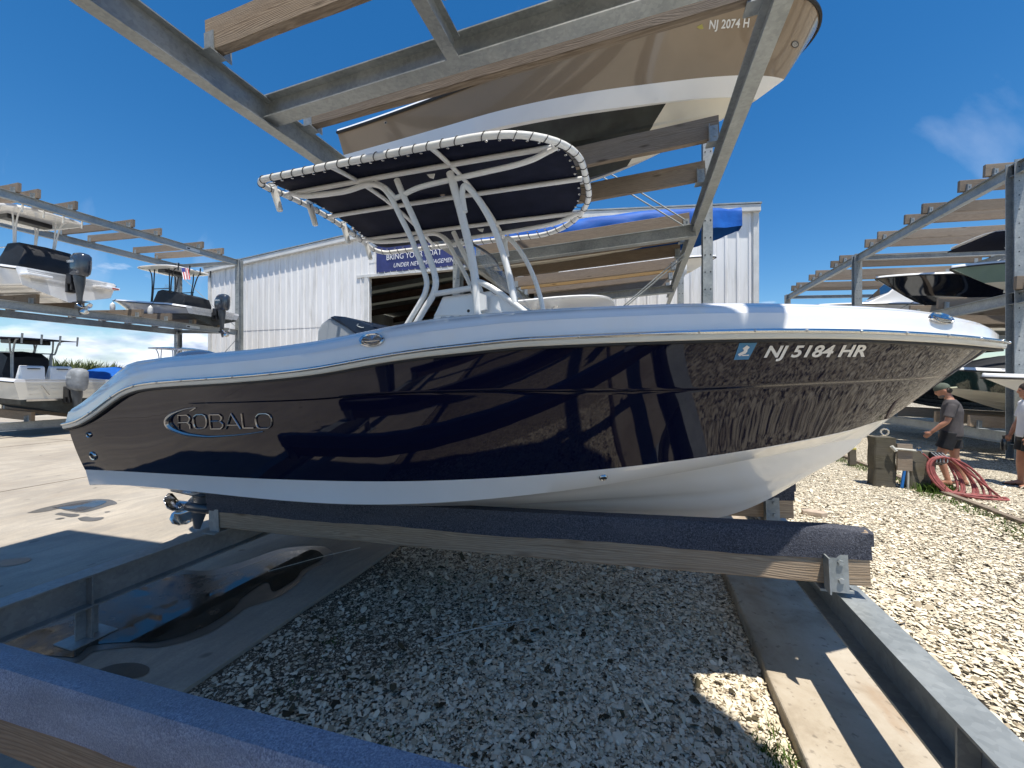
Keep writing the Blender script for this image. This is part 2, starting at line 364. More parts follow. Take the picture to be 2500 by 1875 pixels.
# ------------------------------------------------------------------ mesh helpers
OFF = {}
def V(*a): return Vector(a[0] if len(a) == 1 else a)
class MB:
    def __init__(s): s.v = []; s.f = []
    def add(s, vs, fs):
        k = len(s.v); s.v += [tuple(x) for x in vs]; s.f += [tuple(i + k for i in f) for f in fs]; return s
    def box(s, lo, hi):
        x0, y0, z0 = lo; x1, y1, z1 = hi
        return s.add([(x0,y0,z0),(x1,y0,z0),(x1,y1,z0),(x0,y1,z0),(x0,y0,z1),(x1,y0,z1),(x1,y1,z1),(x0,y1,z1)],
                     [(0,3,2,1),(4,5,6,7),(0,1,5,4),(1,2,6,5),(2,3,7,6),(3,0,4,7)])
    def obox(s, c, half, rot):
        c = Vector(c); vs = []
        for dz in (-1, 1):
            for dx, dy in ((-1,-1),(1,-1),(1,1),(-1,1)):
                vs.append(c + rot @ Vector((dx*half[0], dy*half[1], dz*half[2])))
        return s.add(vs, [(0,3,2,1),(4,5,6,7),(0,1,5,4),(1,2,6,5),(2,3,7,6),(3,0,4,7)])
    def grid(s, rows, closed=False, flip=False):
        n = len(rows[0]); vs = [p for r in rows for p in r]; fs = []
        for i in range(len(rows) - 1):
            for j in range(n if closed else n - 1):
                a, b = i*n + j, i*n + (j+1) % n; q = (a, b, b + n, a + n)
                fs.append(q[::-1] if flip else q)
        return s.add(vs, fs)
    def loft(s, rings, cap=True):
        k = len(s.v); n = len(rings[0]); s.grid(rings, True)
        if cap: s.f.append(tuple(k + i for i in range(n))[::-1]); s.f.append(tuple(k + (len(rings)-1)*n + i for i in range(n)))
        return s
    def tube(s, path, r, n=8, cap=True, closed=False):
        P = [Vector(p) for p in path]; m = len(P)
        if not isinstance(r, (list, tuple)): r = [r] * m
        T = []
        for i in range(m):
            a = P[i-1] if (i > 0 or closed) else P[i]; b = P[(i+1) % m] if (i < m-1 or closed) else P[i]
            d = b - a; T.append(d.normalized() if d.length > 1e-9 else Vector((0,0,1)))
        u = T[0].orthogonal().normalized(); rings = []
        for i in range(m):
            if i: 
                u = u - T[i] * u.dot(T[i])
                u = u.normalized() if u.length > 1e-6 else T[i].orthogonal().normalized()
            w = T[i].cross(u)
            rings.append([P[i] + (u*math.cos(2*math.pi*k/n) + w*math.sin(2*math.pi*k/n)) * r[i] for k in range(n)])
        if closed: rings.append(rings[0]); return s.grid(rings, True)
        return s.loft(rings, cap)
    def ell(s, c, r, nu=16, nv=10, rot=None):
        c = Vector(c); rows = []
        for j in range(nv + 1):
            t = math.pi * (j / nv - 0.5); row = []
            for i in range(nu):
                p = 2*math.pi*i/nu
                q = Vector((r[0]*math.cos(t)*math.cos(p), r[1]*math.cos(t)*math.sin(p), r[2]*math.sin(t)))
                row.append(c + (rot @ q if rot else q))
            rows.append(row)
        return s.grid(rows, True)
    def prism(s, poly, d):
        d = Vector(d); P = [Vector(p) for p in poly]; n = len(P)
        return s.add(P + [p + d for p in P], [tuple(range(n))[::-1], tuple(range(n, 2*n))] + [(i, (i+1) % n, n + (i+1) % n, n + i) for i in range(n)])
    def lathe(s, prof, axis_o, axis_d, n=16):
        o = Vector(axis_o); d = Vector(axis_d).normalized(); u = d.orthogonal().normalized(); w = d.cross(u)
        return s.grid([[o + d*h + (u*math.cos(2*math.pi*k/n) + w*math.sin(2*math.pi*k/n))*r for k in range(n)] for h, r in prof], True)
    def mesh(s, name, mat, smooth=False, off=Vector((0,0,0)), ang=38):
        me = bpy.data.meshes.new(name)
        vs = np.array(s.v, dtype=float).reshape(-1, 3) - np.array(off)
        me.from_pydata(vs.tolist(), [], s.f)
        me.materials.append(MAT[mat])
        if smooth:
            me.polygons.foreach_set('use_smooth', [True]*len(me.polygons)); me.set_sharp_from_angle(angle=R(ang))
        me.update(); return me
    def build(s, name, mat, parent=None, smooth=False, bevel=0, ang=38, fix=True):
        off = OFF.get(parent, Vector((0,0,0))) if parent is not None else Vector((0,0,0))
        me = s.mesh(name, mat, False, off)
        if fix:
            import bmesh
            b = bmesh.new(); b.from_mesh(me)
            bmesh.ops.remove_doubles(b, verts=b.verts, dist=1e-5)
            bmesh.ops.recalc_face_normals(b, faces=b.faces); b.to_mesh(me); b.free()
        if smooth:
            me.polygons.foreach_set('use_smooth', [True]*len(me.polygons)); me.set_sharp_from_angle(angle=R(ang))
        o = bpy.data.objects.new(name, me); COL.objects.link(o)
        if parent is not None: o.parent = parent; OFF[o] = off
        if bevel:
            bv = o.modifiers.new('bevel', 'BEVEL'); bv.width = bevel; bv.segments = 2; bv.limit_method = 'ANGLE'
        return o
def tag(o, label=None, cat=None, group=None, kind=None):
    if label: o['label'] = label
    if cat: o['category'] = cat
    if group: o['group'] = group
    if kind: o['kind'] = kind
    return o
def thing(name, label, cat, loc=(0,0,0), rot=(0,0,0), group=None, world=True):
    o = bpy.data.objects.new(name, None); COL.objects.link(o)
    o.location = loc; o.rotation_euler = rot; o.empty_display_size = 0.2
    tag(o, label, cat, group)
    OFF[o] = Vector(loc) if world else Vector((0,0,0))
    return o
def inst(src, parent, loc=(0,0,0), rot=(0,0,0), name=None):
    o = src.copy(); COL.objects.link(o); o.parent = parent
    o.location = Vector(loc) - (OFF.get(parent, Vector((0,0,0)))); o.rotation_euler = rot
    if name: o.name = name
    OFF[o] = Vector((0,0,0)); return o
def smooth_path(pts, n=6):
    P = [Vector(p) for p in pts]; out = []
    for i in range(len(P) - 1):
        p0 = P[max(i-1, 0)]; p1 = P[i]; p2 = P[i+1]; p3 = P[min(i+2, len(P)-1)]
        for k in range(n):
            t = k / n
            out.append(0.5*((2*p1) + (p2-p0)*t + (2*p0-5*p1+4*p2-p3)*t*t + (-p0+3*p1-3*p2+p3)*t**3))
    out.append(P[-1]); return out
def text_polys(body, offset=0.0, shear=0.0, space=1.0):
    cu = bpy.data.curves.new('lettering', 'FONT'); cu.body = body; cu.offset = offset; cu.shear = shear
    cu.space_character = space; cu.size = 1.0; cu.resolution_u = 4
    o = bpy.data.objects.new('lettering', cu); COL.objects.link(o)
    dg = bpy.context.evaluated_depsgraph_get(); me = bpy.data.meshes.new_from_object(o.evaluated_get(dg))
    vs = [tuple(v.co) for v in me.vertices]; fs = [tuple(p.vertices) for p in me.polygons]
    bpy.data.objects.remove(o); bpy.data.curves.remove(cu); bpy.data.meshes.remove(me)
    return vs, fs
def ibeam(mb, p0, p1, h, w, up=(0,0,1), tf=0.012, tw=0.009, flangeless=False):
    """rolled section from p0 to p1; p0/p1 lie on the top flange's middle"""
    p0 = Vector(p0); p1 = Vector(p1); d = (p1-p0).normalized(); up = Vector(up)
    side = d.cross(up).normalized(); up = side.cross(d).normalized()
    a, t = w/2, tw/2
    prof = [(-a,0),(a,0),(a,-tf),(t,-tf),(t,-h+tf),(a,-h+tf),(a,-h),(-a,-h),(-a,-h+tf),(-t,-h+tf),(-t,-tf),(-a,-tf)]
    r0 = [p0 + side*x + up*y for x, y in prof]; r1 = [p1 + side*x + up*y for x, y in prof]
    mb.loft([r0, r1]); return mb

# ------------------------------------------------------------------ ground, pads, puddles
PADZ = 0.03
g = MB(); g.add([(-2500,-2500,0),(2500,-2500,0),(2500,2500,0),(-2500,2500,0)], [(0,1,2,3)])
tag(g.build('ground', 'shell_ground'), kind='structure')
pad = MB()
edge = [(-2.45 + 0.012*math.sin(y*2.3) + 0.008*math.sin(y*7.1), y) for y in np.linspace(-40, 40, 161)]
poly = [(x, y, PADZ) for x, y in edge] + [(-29.0, 40, PADZ), (-29.0, -40, PADZ)]
pad.prism([(x, y, z - 0.12) for x, y, z in poly], (0, 0, 0.12))
pado = tag(pad.build('concrete_pad', 'concrete'), kind='structure')
jm = MB()
for y in (-6.5, 7.4, 21): jm.box((-28.9, y, PADZ + 0.001), (-2.6, y + 0.012, PADZ + 0.004))
for x in (-9.6, -16): jm.box((x, -39, PADZ + 0.001), (x + 0.012, 39, PADZ + 0.0045))
jm.build('pad_joint', 'soil', pado)
sl = MB(); e2 = []
ys = np.linspace(-14, 16, 91)
le = [(0.72 + 0.010*math.sin(y*1.9) + 0.006*math.sin(y*9.3), y) for y in ys]
re = [(1.42 + 0.012*math.sin(y*2.7), y) for y in ys[::-1]]
SLZ = 0.085
base = [(x, y, -0.05) for x, y in le + re]
sl.prism(base, (0, 0, SLZ + 0.05))
tag(sl.build('concrete_slab', 'concrete_slab', bevel=0.012), kind='structure')

def flat_poly(px_list, sc, ox, oy, z, name, mat, kind='structure', jitter=0.0):
    P = [atZ(ox + a/sc, oy + b/sc, z) for a, b in px_list]
    P = [p for p in smooth_path(P + [P[0]], 5)][:-1]
    mb = MB(); mb.add([(p.x, p.y, z) for p in P], [tuple(range(len(P)))])
    return tag(mb.build(name, mat), kind=kind)
wet = [(-200,760),(60,690),(300,625),(430,545),(640,465),(760,428),(900,430),(1040,395),(1180,345),(1270,328),(1400,325),(1440,360),(1420,392),(1345,420),(1300,470),(1270,500),(1200,545),(1070,590),(1020,625),(890,705),(700,760),(560,762),(410,780),(345,822),(250,830),(0,800)]
flat_poly(wet, 1.7696, 0, 1150, PADZ + 0.004, 'wet_patch', 'wet_concrete')
pud = [(-180,775),(60,712),(310,645),(440,565),(650,488),(770,448),(940,448),(1090,402),(1230,352),(1350,340),(1395,362),(1385,385),(1310,425),(1280,462),(1240,490),(1180,520),(1150,480),(1050,545),(1000,600),(870,680),(690,735),(560,738),(400,752),(330,800),(260,800),(0,780)]
flat_poly(pud, 1.7696, 0, 1150, PADZ + 0.007, 'puddle', 'puddle_water')
flat_poly([(380,880),(480,838),(580,828),(640,845),(640,870),(600,890),(500,905)], 1.7696, 0, 1150, PADZ + 0.004, 'wet_patch', 'wet_concrete')
flat_poly([(290,1115),(430,1070),(600,1030),(830,985),(1060,965),(1200,975),(1265,1012),(1180,1035),(1100,1060),(930,1105),(830,1105),(700,1085),(640,1070),(520,1095),(400,1112)], 4.424, 0, 1000, PADZ + 0.004, 'wet_patch', 'wet_concrete')
flat_poly([(560,1060),(700,1035),(850,1005),(1040,980),(1150,990),(1090,1030),(960,1070),(860,1090),(720,1075)], 4.424, 0, 1000, PADZ + 0.007, 'puddle', 'puddle_water')
for q in ([(590,1130),(650,1112),(720,1120),(850,1130),(840,1150),(760,1160),(690,1145)], [(840,1172),(930,1155),(1000,1165),(1120,1162),(1080,1190),(980,1205),(880,1200)], [(590,1182),(660,1166),(700,1170),(640,1186)], [(1125,1104),(1170,1098),(1190,1102),(1140,1110)], [(-80,1640),(150,1610),(330,1600),(310,1640),(150,1680),(-80,1700)]):
    flat_poly(q, 4.424, 0, 1000, PADZ + 0.004, 'wet_patch', 'wet_concrete')

# shells scattered over dark soil where the camera can tell them apart
def patchy(x, y):
    return (np.sin(x*1.9 + 1.3*np.sin(y*1.1)) + np.sin(y*2.3 + x*0.7) + np.sin(x*4.1 - y*3.3)*0.6) / 2.6
sm = MB(); sm.add([(-2.46,-6,0.004),(0.73,-6,0.004),(0.73,9,0.004),(-2.46,9,0.004)], [(0,1,2,3)])
tag(sm.build('soil', 'soil'), kind='structure')
def flakes(name, cx, cy, size, mat, z0):
    n = len(cx); k = 6
    ang = (np.arange(k)[None, :] + rng.uniform(-0.32, 0.32, (n, k))) * 2*np.pi/k + rng.uniform(0, 6.28, (n, 1))
    rad = size[:, None] * rng.uniform(0.55, 1.15, (n, k))
    asp = rng.uniform(0.55, 1.0, n); rot = rng.uniform(0, np.pi, n)
    lx = np.cos(ang)*rad; ly = np.sin(ang)*rad*asp[:, None]
    ca, sa = np.cos(rot)[:, None], np.sin(rot)[:, None]
    x = lx*ca - ly*sa; y = lx*sa + ly*ca
    ta = rng.uniform(0, 2*np.pi, n); tm = np.abs(rng.normal(0, 0.30, n))
    z = (x*np.cos(ta)[:, None] + y*np.sin(ta)[:, None]) * np.tan(np.minimum(tm, 0.95))[:, None]
    lift = -z.min(axis=1) * 0.75 + z0 + rng.uniform(0, 0.012, n)
    V_ = np.zeros((n, k+1, 3))
    V_[:, :k, 0] = x + cx[:, None]; V_[:, :k, 1] = y + cy[:, None]; V_[:, :k, 2] = z + lift[:, None]
    V_[:, k, 0] = cx + rng.normal(0, .1, n)*size; V_[:, k, 1] = cy; V_[:, k, 2] = lift + size*rng.uniform(0.12, 0.38, n)
    idx = np.arange(n)[:, None, None]*(k+1)
    tri = np.stack([np.arange(k), (np.arange(k)+1) % k, np.full(k, k)], 1)[None] + idx
    me = bpy.data.meshes.new(name); nv_ = n*(k+1); nf = n*k
    me.vertices.add(nv_); me.vertices.foreach_set('co', V_.reshape(-1))
    me.loops.add(nf*3); me.loops.foreach_set('vertex_index', tri.reshape(-1).astype(np.int32))
    me.polygons.add(nf); me.polygons.foreach_set('loop_start', np.arange(0, nf*3, 3, dtype=np.int32))
    at = me.attributes.new('tone', 'FLOAT', 'POINT'); at.data.foreach_set('value', np.repeat(rng.uniform(0, 1, n), k+1))
    me.materials.append(MAT[mat]); me.update(); me.validate()
    o = bpy.data.objects.new(name, me); COL.objects.link(o); return tag(o, kind='stuff')
N = 140000
X = rng.uniform(-2.42, 0.70, N); Y = 0.55 + rng.beta(1.1, 2.0, N)*6.5
dens = np.clip(0.14 + 0.55*(X + 2.35) + 0.42*patchy(X, Y), 0.05, 1.0)
keep = rng.uniform(0, 1, N) < dens
X, Y = X[keep], Y[keep]
tag(flakes('shell_gravel', X, Y, rng.gamma(2.6, 0.0031, len(X)) + 0.0030, 'shell', 0.004), 'pale broken shells strewn over dark soil under the navy boat', 'gravel')
N = 62000
Y = 1.0 + rng.beta(1.1, 2.4, N)*9.5; X = 1.32 + rng.beta(1.2, 1.5, N)*5.6
keep = ((rng.uniform(0, 1, N) < np.clip(0.80 + 0.45*patchy(X*0.8, Y*0.8), 0.25, 1)))
X, Y = X[keep], Y[keep]
tag(flakes('shell_gravel', X, Y, rng.gamma(5.0, 0.0026, len(X)) + 0.005, 'shell', 0.001), 'sunlit cream shell gravel of the lane beside the steel rail', 'gravel')

N = 900
X = rng.uniform(-2.3, 0.6, N); Y = 1.0 + rng.beta(1.1, 1.8, N)*5
o = flakes('leaf_litter', X, Y, rng.gamma(3, .004, N) + .006, 'dry_weeds', 0.012)
tag(o, 'dark leaf scraps and chips among the shaded shells', 'litter')
N = 500
X = rng.uniform(1.4, 6.0, N); Y = 1.2 + rng.beta(1.1, 1.8, N)*8
tag(flakes('leaf_litter', X, Y, rng.gamma(3, .004, N) + .006, 'dry_weeds', 0.012), 'dark leaf scraps on the sunlit gravel lane', 'litter')
def blades(name, cx, cy, h, w, mat, label, cat, lean=0.5, z0=0.0):
    n = len(cx); a = rng.uniform(0, 2*np.pi, n); b = rng.uniform(0, 2*np.pi, n); ln = rng.uniform(0.1, lean, n)*h
    V_ = np.zeros((n, 5, 3)); ux, uy = np.cos(a)*w, np.sin(a)*w; lx, ly = np.cos(b)*ln, np.sin(b)*ln
    for i, (s, t) in enumerate(((-1, 0), (1, 0), (-0.7, .55), (0.7, .55), (0, 1))):
        V_[:, i, 0] = cx + ux*s + lx*t*t; V_[:, i, 1] = cy + uy*s + ly*t*t; V_[:, i, 2] = z0 + h*t*(1 - 0.2*t*(ln/np.maximum(h, 1e-3)))
    tri = np.array([[0,1,3],[0,3,2],[2,3,4]])[None] + np.arange(n)[:, None, None]*5
    me = bpy.data.meshes.new(name); me.vertices.add(n*5); me.vertices.foreach_set('co', V_.reshape(-1))
    me.loops.add(n*9); me.loops.foreach_set('vertex_index', tri.reshape(-1).astype(np.int32))
    me.polygons.add(n*3); me.polygons.foreach_set('loop_start', np.arange(0, n*9, 3, dtype=np.int32))
    at = me.attributes.new('tone', 'FLOAT', 'POINT'); at.data.foreach_set('value', np.repeat(rng.uniform(0, 1, n), 5))
    me.materials.append(MAT[mat]); me.update(); me.validate()
    o = bpy.data.objects.new(name, me); COL.objects.link(o); return tag(o, label, cat, kind='stuff')
def tufts(centres, spread, per):
    xs, ys = [], []
    for (x, y), s in zip(centres, spread):
        xs.append(rng.normal(x, s, per)); ys.append(rng.normal(y, s, per))
    return np.concatenate(xs), np.concatenate(ys)
c = [(0.62 + rng.normal(0, .03), 1.72 + i*0.035) for i in range(16)]
x, y = tufts(c, [0.045]*16, 40); ok = x < 0.70; x, y = x[ok], y[ok]
blades('grass', x, y, rng.uniform(0.02, 0.075, len(x)), rng.uniform(0.002, 0.005, len(x)), 'weeds', 'green weeds growing against the slab at the near shell patch', 'weeds', 1.0, 0.01)
c = [(4.36 + rng.normal(0, .10), 5.5 + i*0.14) for i in range(46)]
x, y = tufts(c, [0.10]*46, 60)
blades('grass', x, y, rng.uniform(0.015, 0.07, len(x)), rng.uniform(0.003, 0.007, len(x)), 'weeds', 'low green weeds along the timber edging of the lane', 'weeds', 1.0)
c = [(rng.uniform(-2.2, 0.5), rng.uniform(1.6, 4.2)) for i in range(36)]
x, y = tufts(c, rng.uniform(0.03, 0.08, 36), 34)
ok = (x > -2.42) & (x < 0.70); x, y = x[ok], y[ok]
blades('grass', x, y, rng.uniform(0.01, 0.035, len(x)), rng.uniform(0.0012, 0.003, len(x)), 'weeds', 'sparse mossy sprigs between the shells under the boat', 'weeds', 1.2, 0.006)
c = [(rng.uniform(1.5, 4.0), rng.uniform(1.6, 6.5)) for i in range(42)]
x, y = tufts(c, rng.uniform(0.015, 0.05, 42), 26)
blades('dry_weeds', x, y, rng.uniform(0.01, 0.04, len(x)), rng.uniform(0.002, 0.005, len(x)), 'dry_weeds', 'dark withered weed clumps dotted over the sunlit gravel', 'weeds', 1.4, 0.004)

# reeds beyond the yard
n = 60000
t = rng.uniform(0, 1, n); dep = rng.uniform(0, 9, n)
rx = -66 + 44*t - dep*0.62; ry = 4 + 52*t + dep*0.78
hh = (2.7 + 0.7*np.sin(t*21) + 0.5*np.sin(t*57 + 1) + 0.4*np.sin(t*130)) * (1 - 0.55*rng.uniform(0, 1, n)**2.2)*1.05
blades('reed_bed', rx, ry, hh, rng.uniform(0.08, 0.26, n), 'reeds', 'green reed bed beyond the concrete yard', 'reeds', 1.1)

# ------------------------------------------------------------------ the rack that holds the navy boat
SLOPE = 0.0426
def bunk_top(X): return 0.935 + SLOPE*X
def up_bot(X): return 4.645 + SLOPE*(X + 3.5)
rack = thing('boat_rack', 'galvanised steel boat rack with timber bunks holding the navy boat', 'boat rack', (-1.28, 3.2, 0))
ANG = math.atan(SLOPE)
# long steel beams
def beam(parent, p0, p1, h, w, mat='galvanised', name='beam', bev=0.0):
    return ibeam(MB(), p0, p1, h, w).build(name, mat, parent)
beam(rack, (1.09, -14, 0.635), (1.09, 15.5, 0.635), 0.22, 0.145)
beam(rack, (-3.585, -14, 0.475), (-3.585, 15.5, 0.475), 0.22, 0.145)
beam(rack, (1.0, -14, 4.79), (1.0, 15.5, 4.79), 0.26, 0.135)
beam(rack, (-3.63, -14, 4.63), (-3.63, 15.5, 4.63), 0.26, 0.135)
for y in (-6.6, 3.2, 8.1, 13.0):
    dz_ = -0.20 if y > 4 else 0.0; beam(rack, (-3.62, y, 4.655 + dz_), (0.99, y, 4.655 + dz_ + SLOPE*4.6), 0.225, 0.16, name='cross_beam')
beam(rack, (-1.5, -6.6, 4.70), (-1.5, 3.12, 4.70), 0.20, 0.11, name='stub_beam')
# posts with bolt holes
def post(parent, x, y, z0, z1, name='post', w=0.16, d=0.20):
    p = MB(); ibeam(p, (x, y, z0), (x, y, z1), d, w, up=(0, 1, 0), tf=0.014)
    for v_i in range(len(p.v)):
        a, b, c_ = p.v[v_i]; p.v[v_i] = (a, b + d/2, c_)
    o = p.build(name, 'galvanised', parent)
    h = MB()
    for zz in np.arange(z0 + 0.25, z1 - 0.05, 0.31):
        h.lathe([(0, 0.0), (0, 0.013), (0.004, 0.013), (0.004, 0.0)], (x - 0.045, y - d/2 - 0.0045, zz), (0, 1, 0), 6)
        h.lathe([(0, 0.0), (0, 0.013), (0.004, 0.013), (0.004, 0.0)], (x + 0.045, y - d/2 - 0.0045, zz), (0, 1, 0), 6)
    tag(h.build('bolt_holes', 'rubber', o), kind='stuff')
    return o
for y, z1 in ((-6.6, 4.52), (-1.7, 4.52), (8.1, 6.7), (13.0, 6.7)):
    post(rack, 1.045 + 0.14, y, SLZ, z1 if z1 > 5 else z1)
    post(rack, -3.63 - 0.16, y, PADZ, z1 - (0 if z1 > 5 else 0.16))
# short feet and stiffeners under the lower beams
for y in (-5.6, -0.7, 1.75, 4.2, 6.65, 9.1, 11.5):
    for x, zt, zb in ((1.09, 0.635 - 0.22, SLZ), (-3.585, 0.475 - 0.22, PADZ)):
        f = MB(); f.box((x - 0.065, y - 0.006, zb + 0.014), (x + 0.065, y + 0.006, zt)); f.box((x - 0.006, y - 0.06, zb + 0.014), (x + 0.006, y + 0.06, zt))
        fo = f.build('beam_foot', 'galvanised', rack)
        b = MB(); b.box((x - 0.10, y - 0.12, zb + 0.001), (x + 0.10, y + 0.12, zb + 0.014)); b.build('base_plate', 'galvanised', fo)
        s_ = MB(); s_.box((x + 0.006, y - 0.005, zt + 0.012), (x + 0.068, y + 0.005, zt + 0.208)); s_.box((x - 0.068, y - 0.005, zt + 0.012), (x - 0.006, y + 0.005, zt + 0.208))
        s_.build('stiffener', 'galvanised', fo)
# brace rods in the bent at y = 8.1
for a, b in (((1672, 553), (1542, 475)), ((1672, 537), (1564, 470)), ((1672, 617), (1525, 745)), ((1672, 626), (1537, 741))):
    A = atY(*a, 8.16); B = atY(*b, 8.16); d = (B - A).normalized()
    kk = (-3.6 - A.x) / d.x
    E = A + d*min(kk, 3.9); 
    if E.z < 0.2: E = A + d*((0.25 - A.z)/d.z)
    MB().tube([A, E], 0.013, 6).build('brace_rod', 'galvanised', rack)
# label plate
# ---- bunks
def plank(L, h=0.286, t=0.085, name='bunk', mat='wood_weathered'):
    """board centred on its local origin at mid-length, bottom at z=0, long axis x, slightly rounded edges, a little crook"""
    mb = MB(); rings = []
    nseg = 14
    for i in range(nseg + 1):
        x = -L/2 + L*i/nseg; dz = -0.012*(1 - (2*i/nseg - 1)**2); c_ = 0.006
        yo = 0.004*math.sin(i*1.7)
        rings.append([Vector((x, yo + a, b + dz)) for a, b in ((-t/2 + c_, 0), (t/2 - c_, 0), (t/2, c_), (t/2, h - c_), (t/2 - c_, h), (-t/2 + c_, h), (-t/2, h - c_), (-t/2, c_))])
    mb.loft(rings); me = mb.mesh(name, mat); return me
def place(me, name, parent, loc, ang=0.0, rz=0.0):
    o = bpy.data.objects.new(name, me); COL.objects.link(o); o.parent = parent
    o.location = Vector(loc) - OFF.get(parent, Vector((0,0,0))); o.rotation_euler = (0, -ang, rz); OFF[o] = Vector((0,0,0)); return o
ME_LOW = plank(4.72, mat='wood_bunk'); ME_UP = plank(4.58)
def carpet_mesh(L, t=0.085, h=0.286, hang=0.15, mat='carpet_dark', seed=0):
    r_ = random.Random(seed); mb = MB(); rows = []
    n = 60
    for i in range(n + 1):
        x = -L/2 + L*i/n; dz = -0.012*(1 - (2*i/n - 1)**2)
        w_ = 0.006*math.sin(i*0.9 + seed) + 0.004*math.sin(i*2.3 + seed) + r_.uniform(-.002, .002); e = 0.006*math.sin(i*0.33 + seed*2) + r_.uniform(-.003, .003)
        a = t/2 + 0.008
        end = max(0.0, (i - n + 2)/2.0)*0.012
        rows.append([Vector((x, y_, z_ + dz)) for y_, z_ in ((-a, h - hang + e), (-a - w_*0.5, h - hang*0.5), (-a, h - 0.010), (-a + 0.009, h + 0.010 - end), (0, h + 0.013 + w_*0.3 - end),
                     (a - 0.009, h + 0.010 - end), (a, h - 0.010), (a + w_*0.5, h - hang*0.5), (a, h - hang - e))])
    mb.grid(rows); 
    r0, r1 = rows[0], rows[-1]
    for r, sx in ((r0, -1), (r1, 1)):
        mb.add([Vector((p.x + sx*0.012, p.y*0.98, p.z)) for p in r[1:8]], [tuple(range(7))])
        mb.grid([r[1:8], [Vector((p.x + sx*0.012, p.y*0.98, p.z)) for p in r[1:8]]])
    me = mb.mesh('carpet_cover', mat, True); return me
ME_CARP = carpet_mesh(4.74); ME_CARP2 = carpet_mesh(4.74, mat='carpet', seed=3)
def bracket_mesh():
    mb = MB()
    mb.box((-0.075, -0.051, -0.035), (0.075, 0.10, -0.022))       # base plate on the flange
    mb.box((-0.055, -0.051, -0.022), (0.055, -0.044, 0.165))       # leg against the board (near face)
    mb.box((-0.055, -0.115, -0.022), (-0.047, -0.051, 0.165))      # gusset
    mb.box((-0.055, 0.044, -0.022), (0.055, 0.051, 0.165))
    for z in (0.03, 0.125):
        mb.lathe([(0, 0.0), (0, 0.014), (0.012, 0.014), (0.012, 0.0)], (0.02, -0.051, z), (0, -1, 0), 6)
    return mb.mesh('bracket', 'galvanised')
ME_BR = bracket_mesh()
def low_bunk(y, x0=-3.57, x1=1.15, carp=None, dz=0.0):
    xc = (x0 + x1)/2
    o = place(ME_LOW, 'bunk', rack, (xc, y, bunk_top(xc) - 0.286 + 0.012 + dz), ANG)
    c_ = place(carp or ME_CARP, 'carpet_cover', o, (0, 0, 0))
    for x, rz in ((1.0 - xc, 0), (-3.5 - xc, math.pi)):
        b = place(ME_BR, 'bracket', o, (x, 0, -0.006)); b.rotation_euler = (0, 0, rz)
    return o
for y in (-3.32, -2.22, -0.27): low_bunk(y)
low_bunk(0.825, carp=ME_CARP2, dz=-0.052)
for y in (2.6, 3.69, 5.67, 6.77, 8.75, 9.85, 11.8, 12.9): low_bunk(y)
# folded carpet end of the near bunk
def up_bunk(y, mat=None):
    xc = -1.32
    o = place(ME_UP, 'bunk', rack, (xc, y, up_bot(xc) + 0.012), ANG)
    for x, rz in ((0.90 - xc, 0), (-3.56 - xc, math.pi)):
        b = place(ME_BR, 'bracket', o, (x, 0, -0.004)); b.rotation_euler = (0, 0, rz)
    return o
for y in (-2.5, -1.4, -0.35, 0.75, 2.6, 3.69, 5.67, 6.77, 8.75, 9.55, 10.65, 11.8, 12.9, 14.2): up_bunk(y)
ME_SH = plank(2.4); o = place(ME_SH, 'bunk', rack, (-0.28, 2.86, up_bot(-0.28) + 0.07), ANG)
ME_NEW = plank(4.5, 0.24, 0.05, mat='wood_new'); o = place(ME_NEW, 'bunk', rack, (-1.3, 12.2, up_bot(-1.3) + 0.012), ANG)

# ------------------------------------------------------------------ racks across the yard
def far_rack(name, label, xf, xb, ys_posts, levels, tops, bunk_ys, y0, y1, sgn):
    r_ = thing(name, label, 'boat rack', (0.5*(xf+xb), 0.5*(y0+y1), 0))
    L = abs(xf - xb) + 0.35
    me = plank(L); me2 = plank(L, mat='wood_bunk')
    zb = lambda z, x: z - SLOPE*(x - xf)
    for z in levels:
        beam(r_, (xf, y0, z), (xf, y1, z), 0.26, 0.15); beam(r_, (xb, y0, zb(z, xb)), (xb, y1, zb(z, xb)), 0.26, 0.15)
        for y in ys_posts:
            if z > 1: beam(r_, (xf, y, z - 0.02), (xb, y, zb(z, xb) - 0.02), 0.16, 0.10, name='cross_beam')
    for y in ys_posts:
        for x in (xf, xb): post(r_, x, y + 0.0, 0.03, (tops if x == xf else zb(tops, xb)) + 0.05, w=0.24, d=0.24)
    a = -math.atan(SLOPE)
    for z, ys in zip(levels, bunk_ys):
        for y in ys:
            xc = (xf + xb)/2; o = place(me if z > 1 else me2, 'bunk', r_, (xc, y, zb(z, xc) + 0.02), a)
            for x, rz in ((xf, 0), (xb, math.pi)):
                b = place(ME_BR, 'bracket', o, (x - xc, 0, -0.004)); b.rotation_euler = (0, 0, rz)
    # brace rods in the end bays
    for y in ys_posts[1:]:
        MB().tube([(xf, y, levels[1]), (xb, y, levels[2] - 0.3)], 0.014, 6).build('brace_rod', 'galvanised', r_)
        MB().tube([(xf, y, levels[1] - 0.3), (xb, y, 0.6)], 0.014, 6).build('brace_rod', 'galvanised', r_)
    for z in levels[1:]:
        for y in (12.3,) if sgn < 0 else ():
            q = MB(); x = xf + 0.0755 - 0.07 + 0.002
            q.box((xf + 0.0062, y, z - 0.19), (xf + 0.0085, y + 0.55, z - 0.07)); po = q.build('name_plate', 'label_white', r_)
            q = MB(); q.box((xf + 0.0088, y + 0.03, z - 0.16), (xf + 0.0105, y + 0.14, z - 0.10)); q.build('plate_mark', 'rubber', po)
    return r_
XL = -18.5
def y_on(px, X): return atX(px, 900, X).y
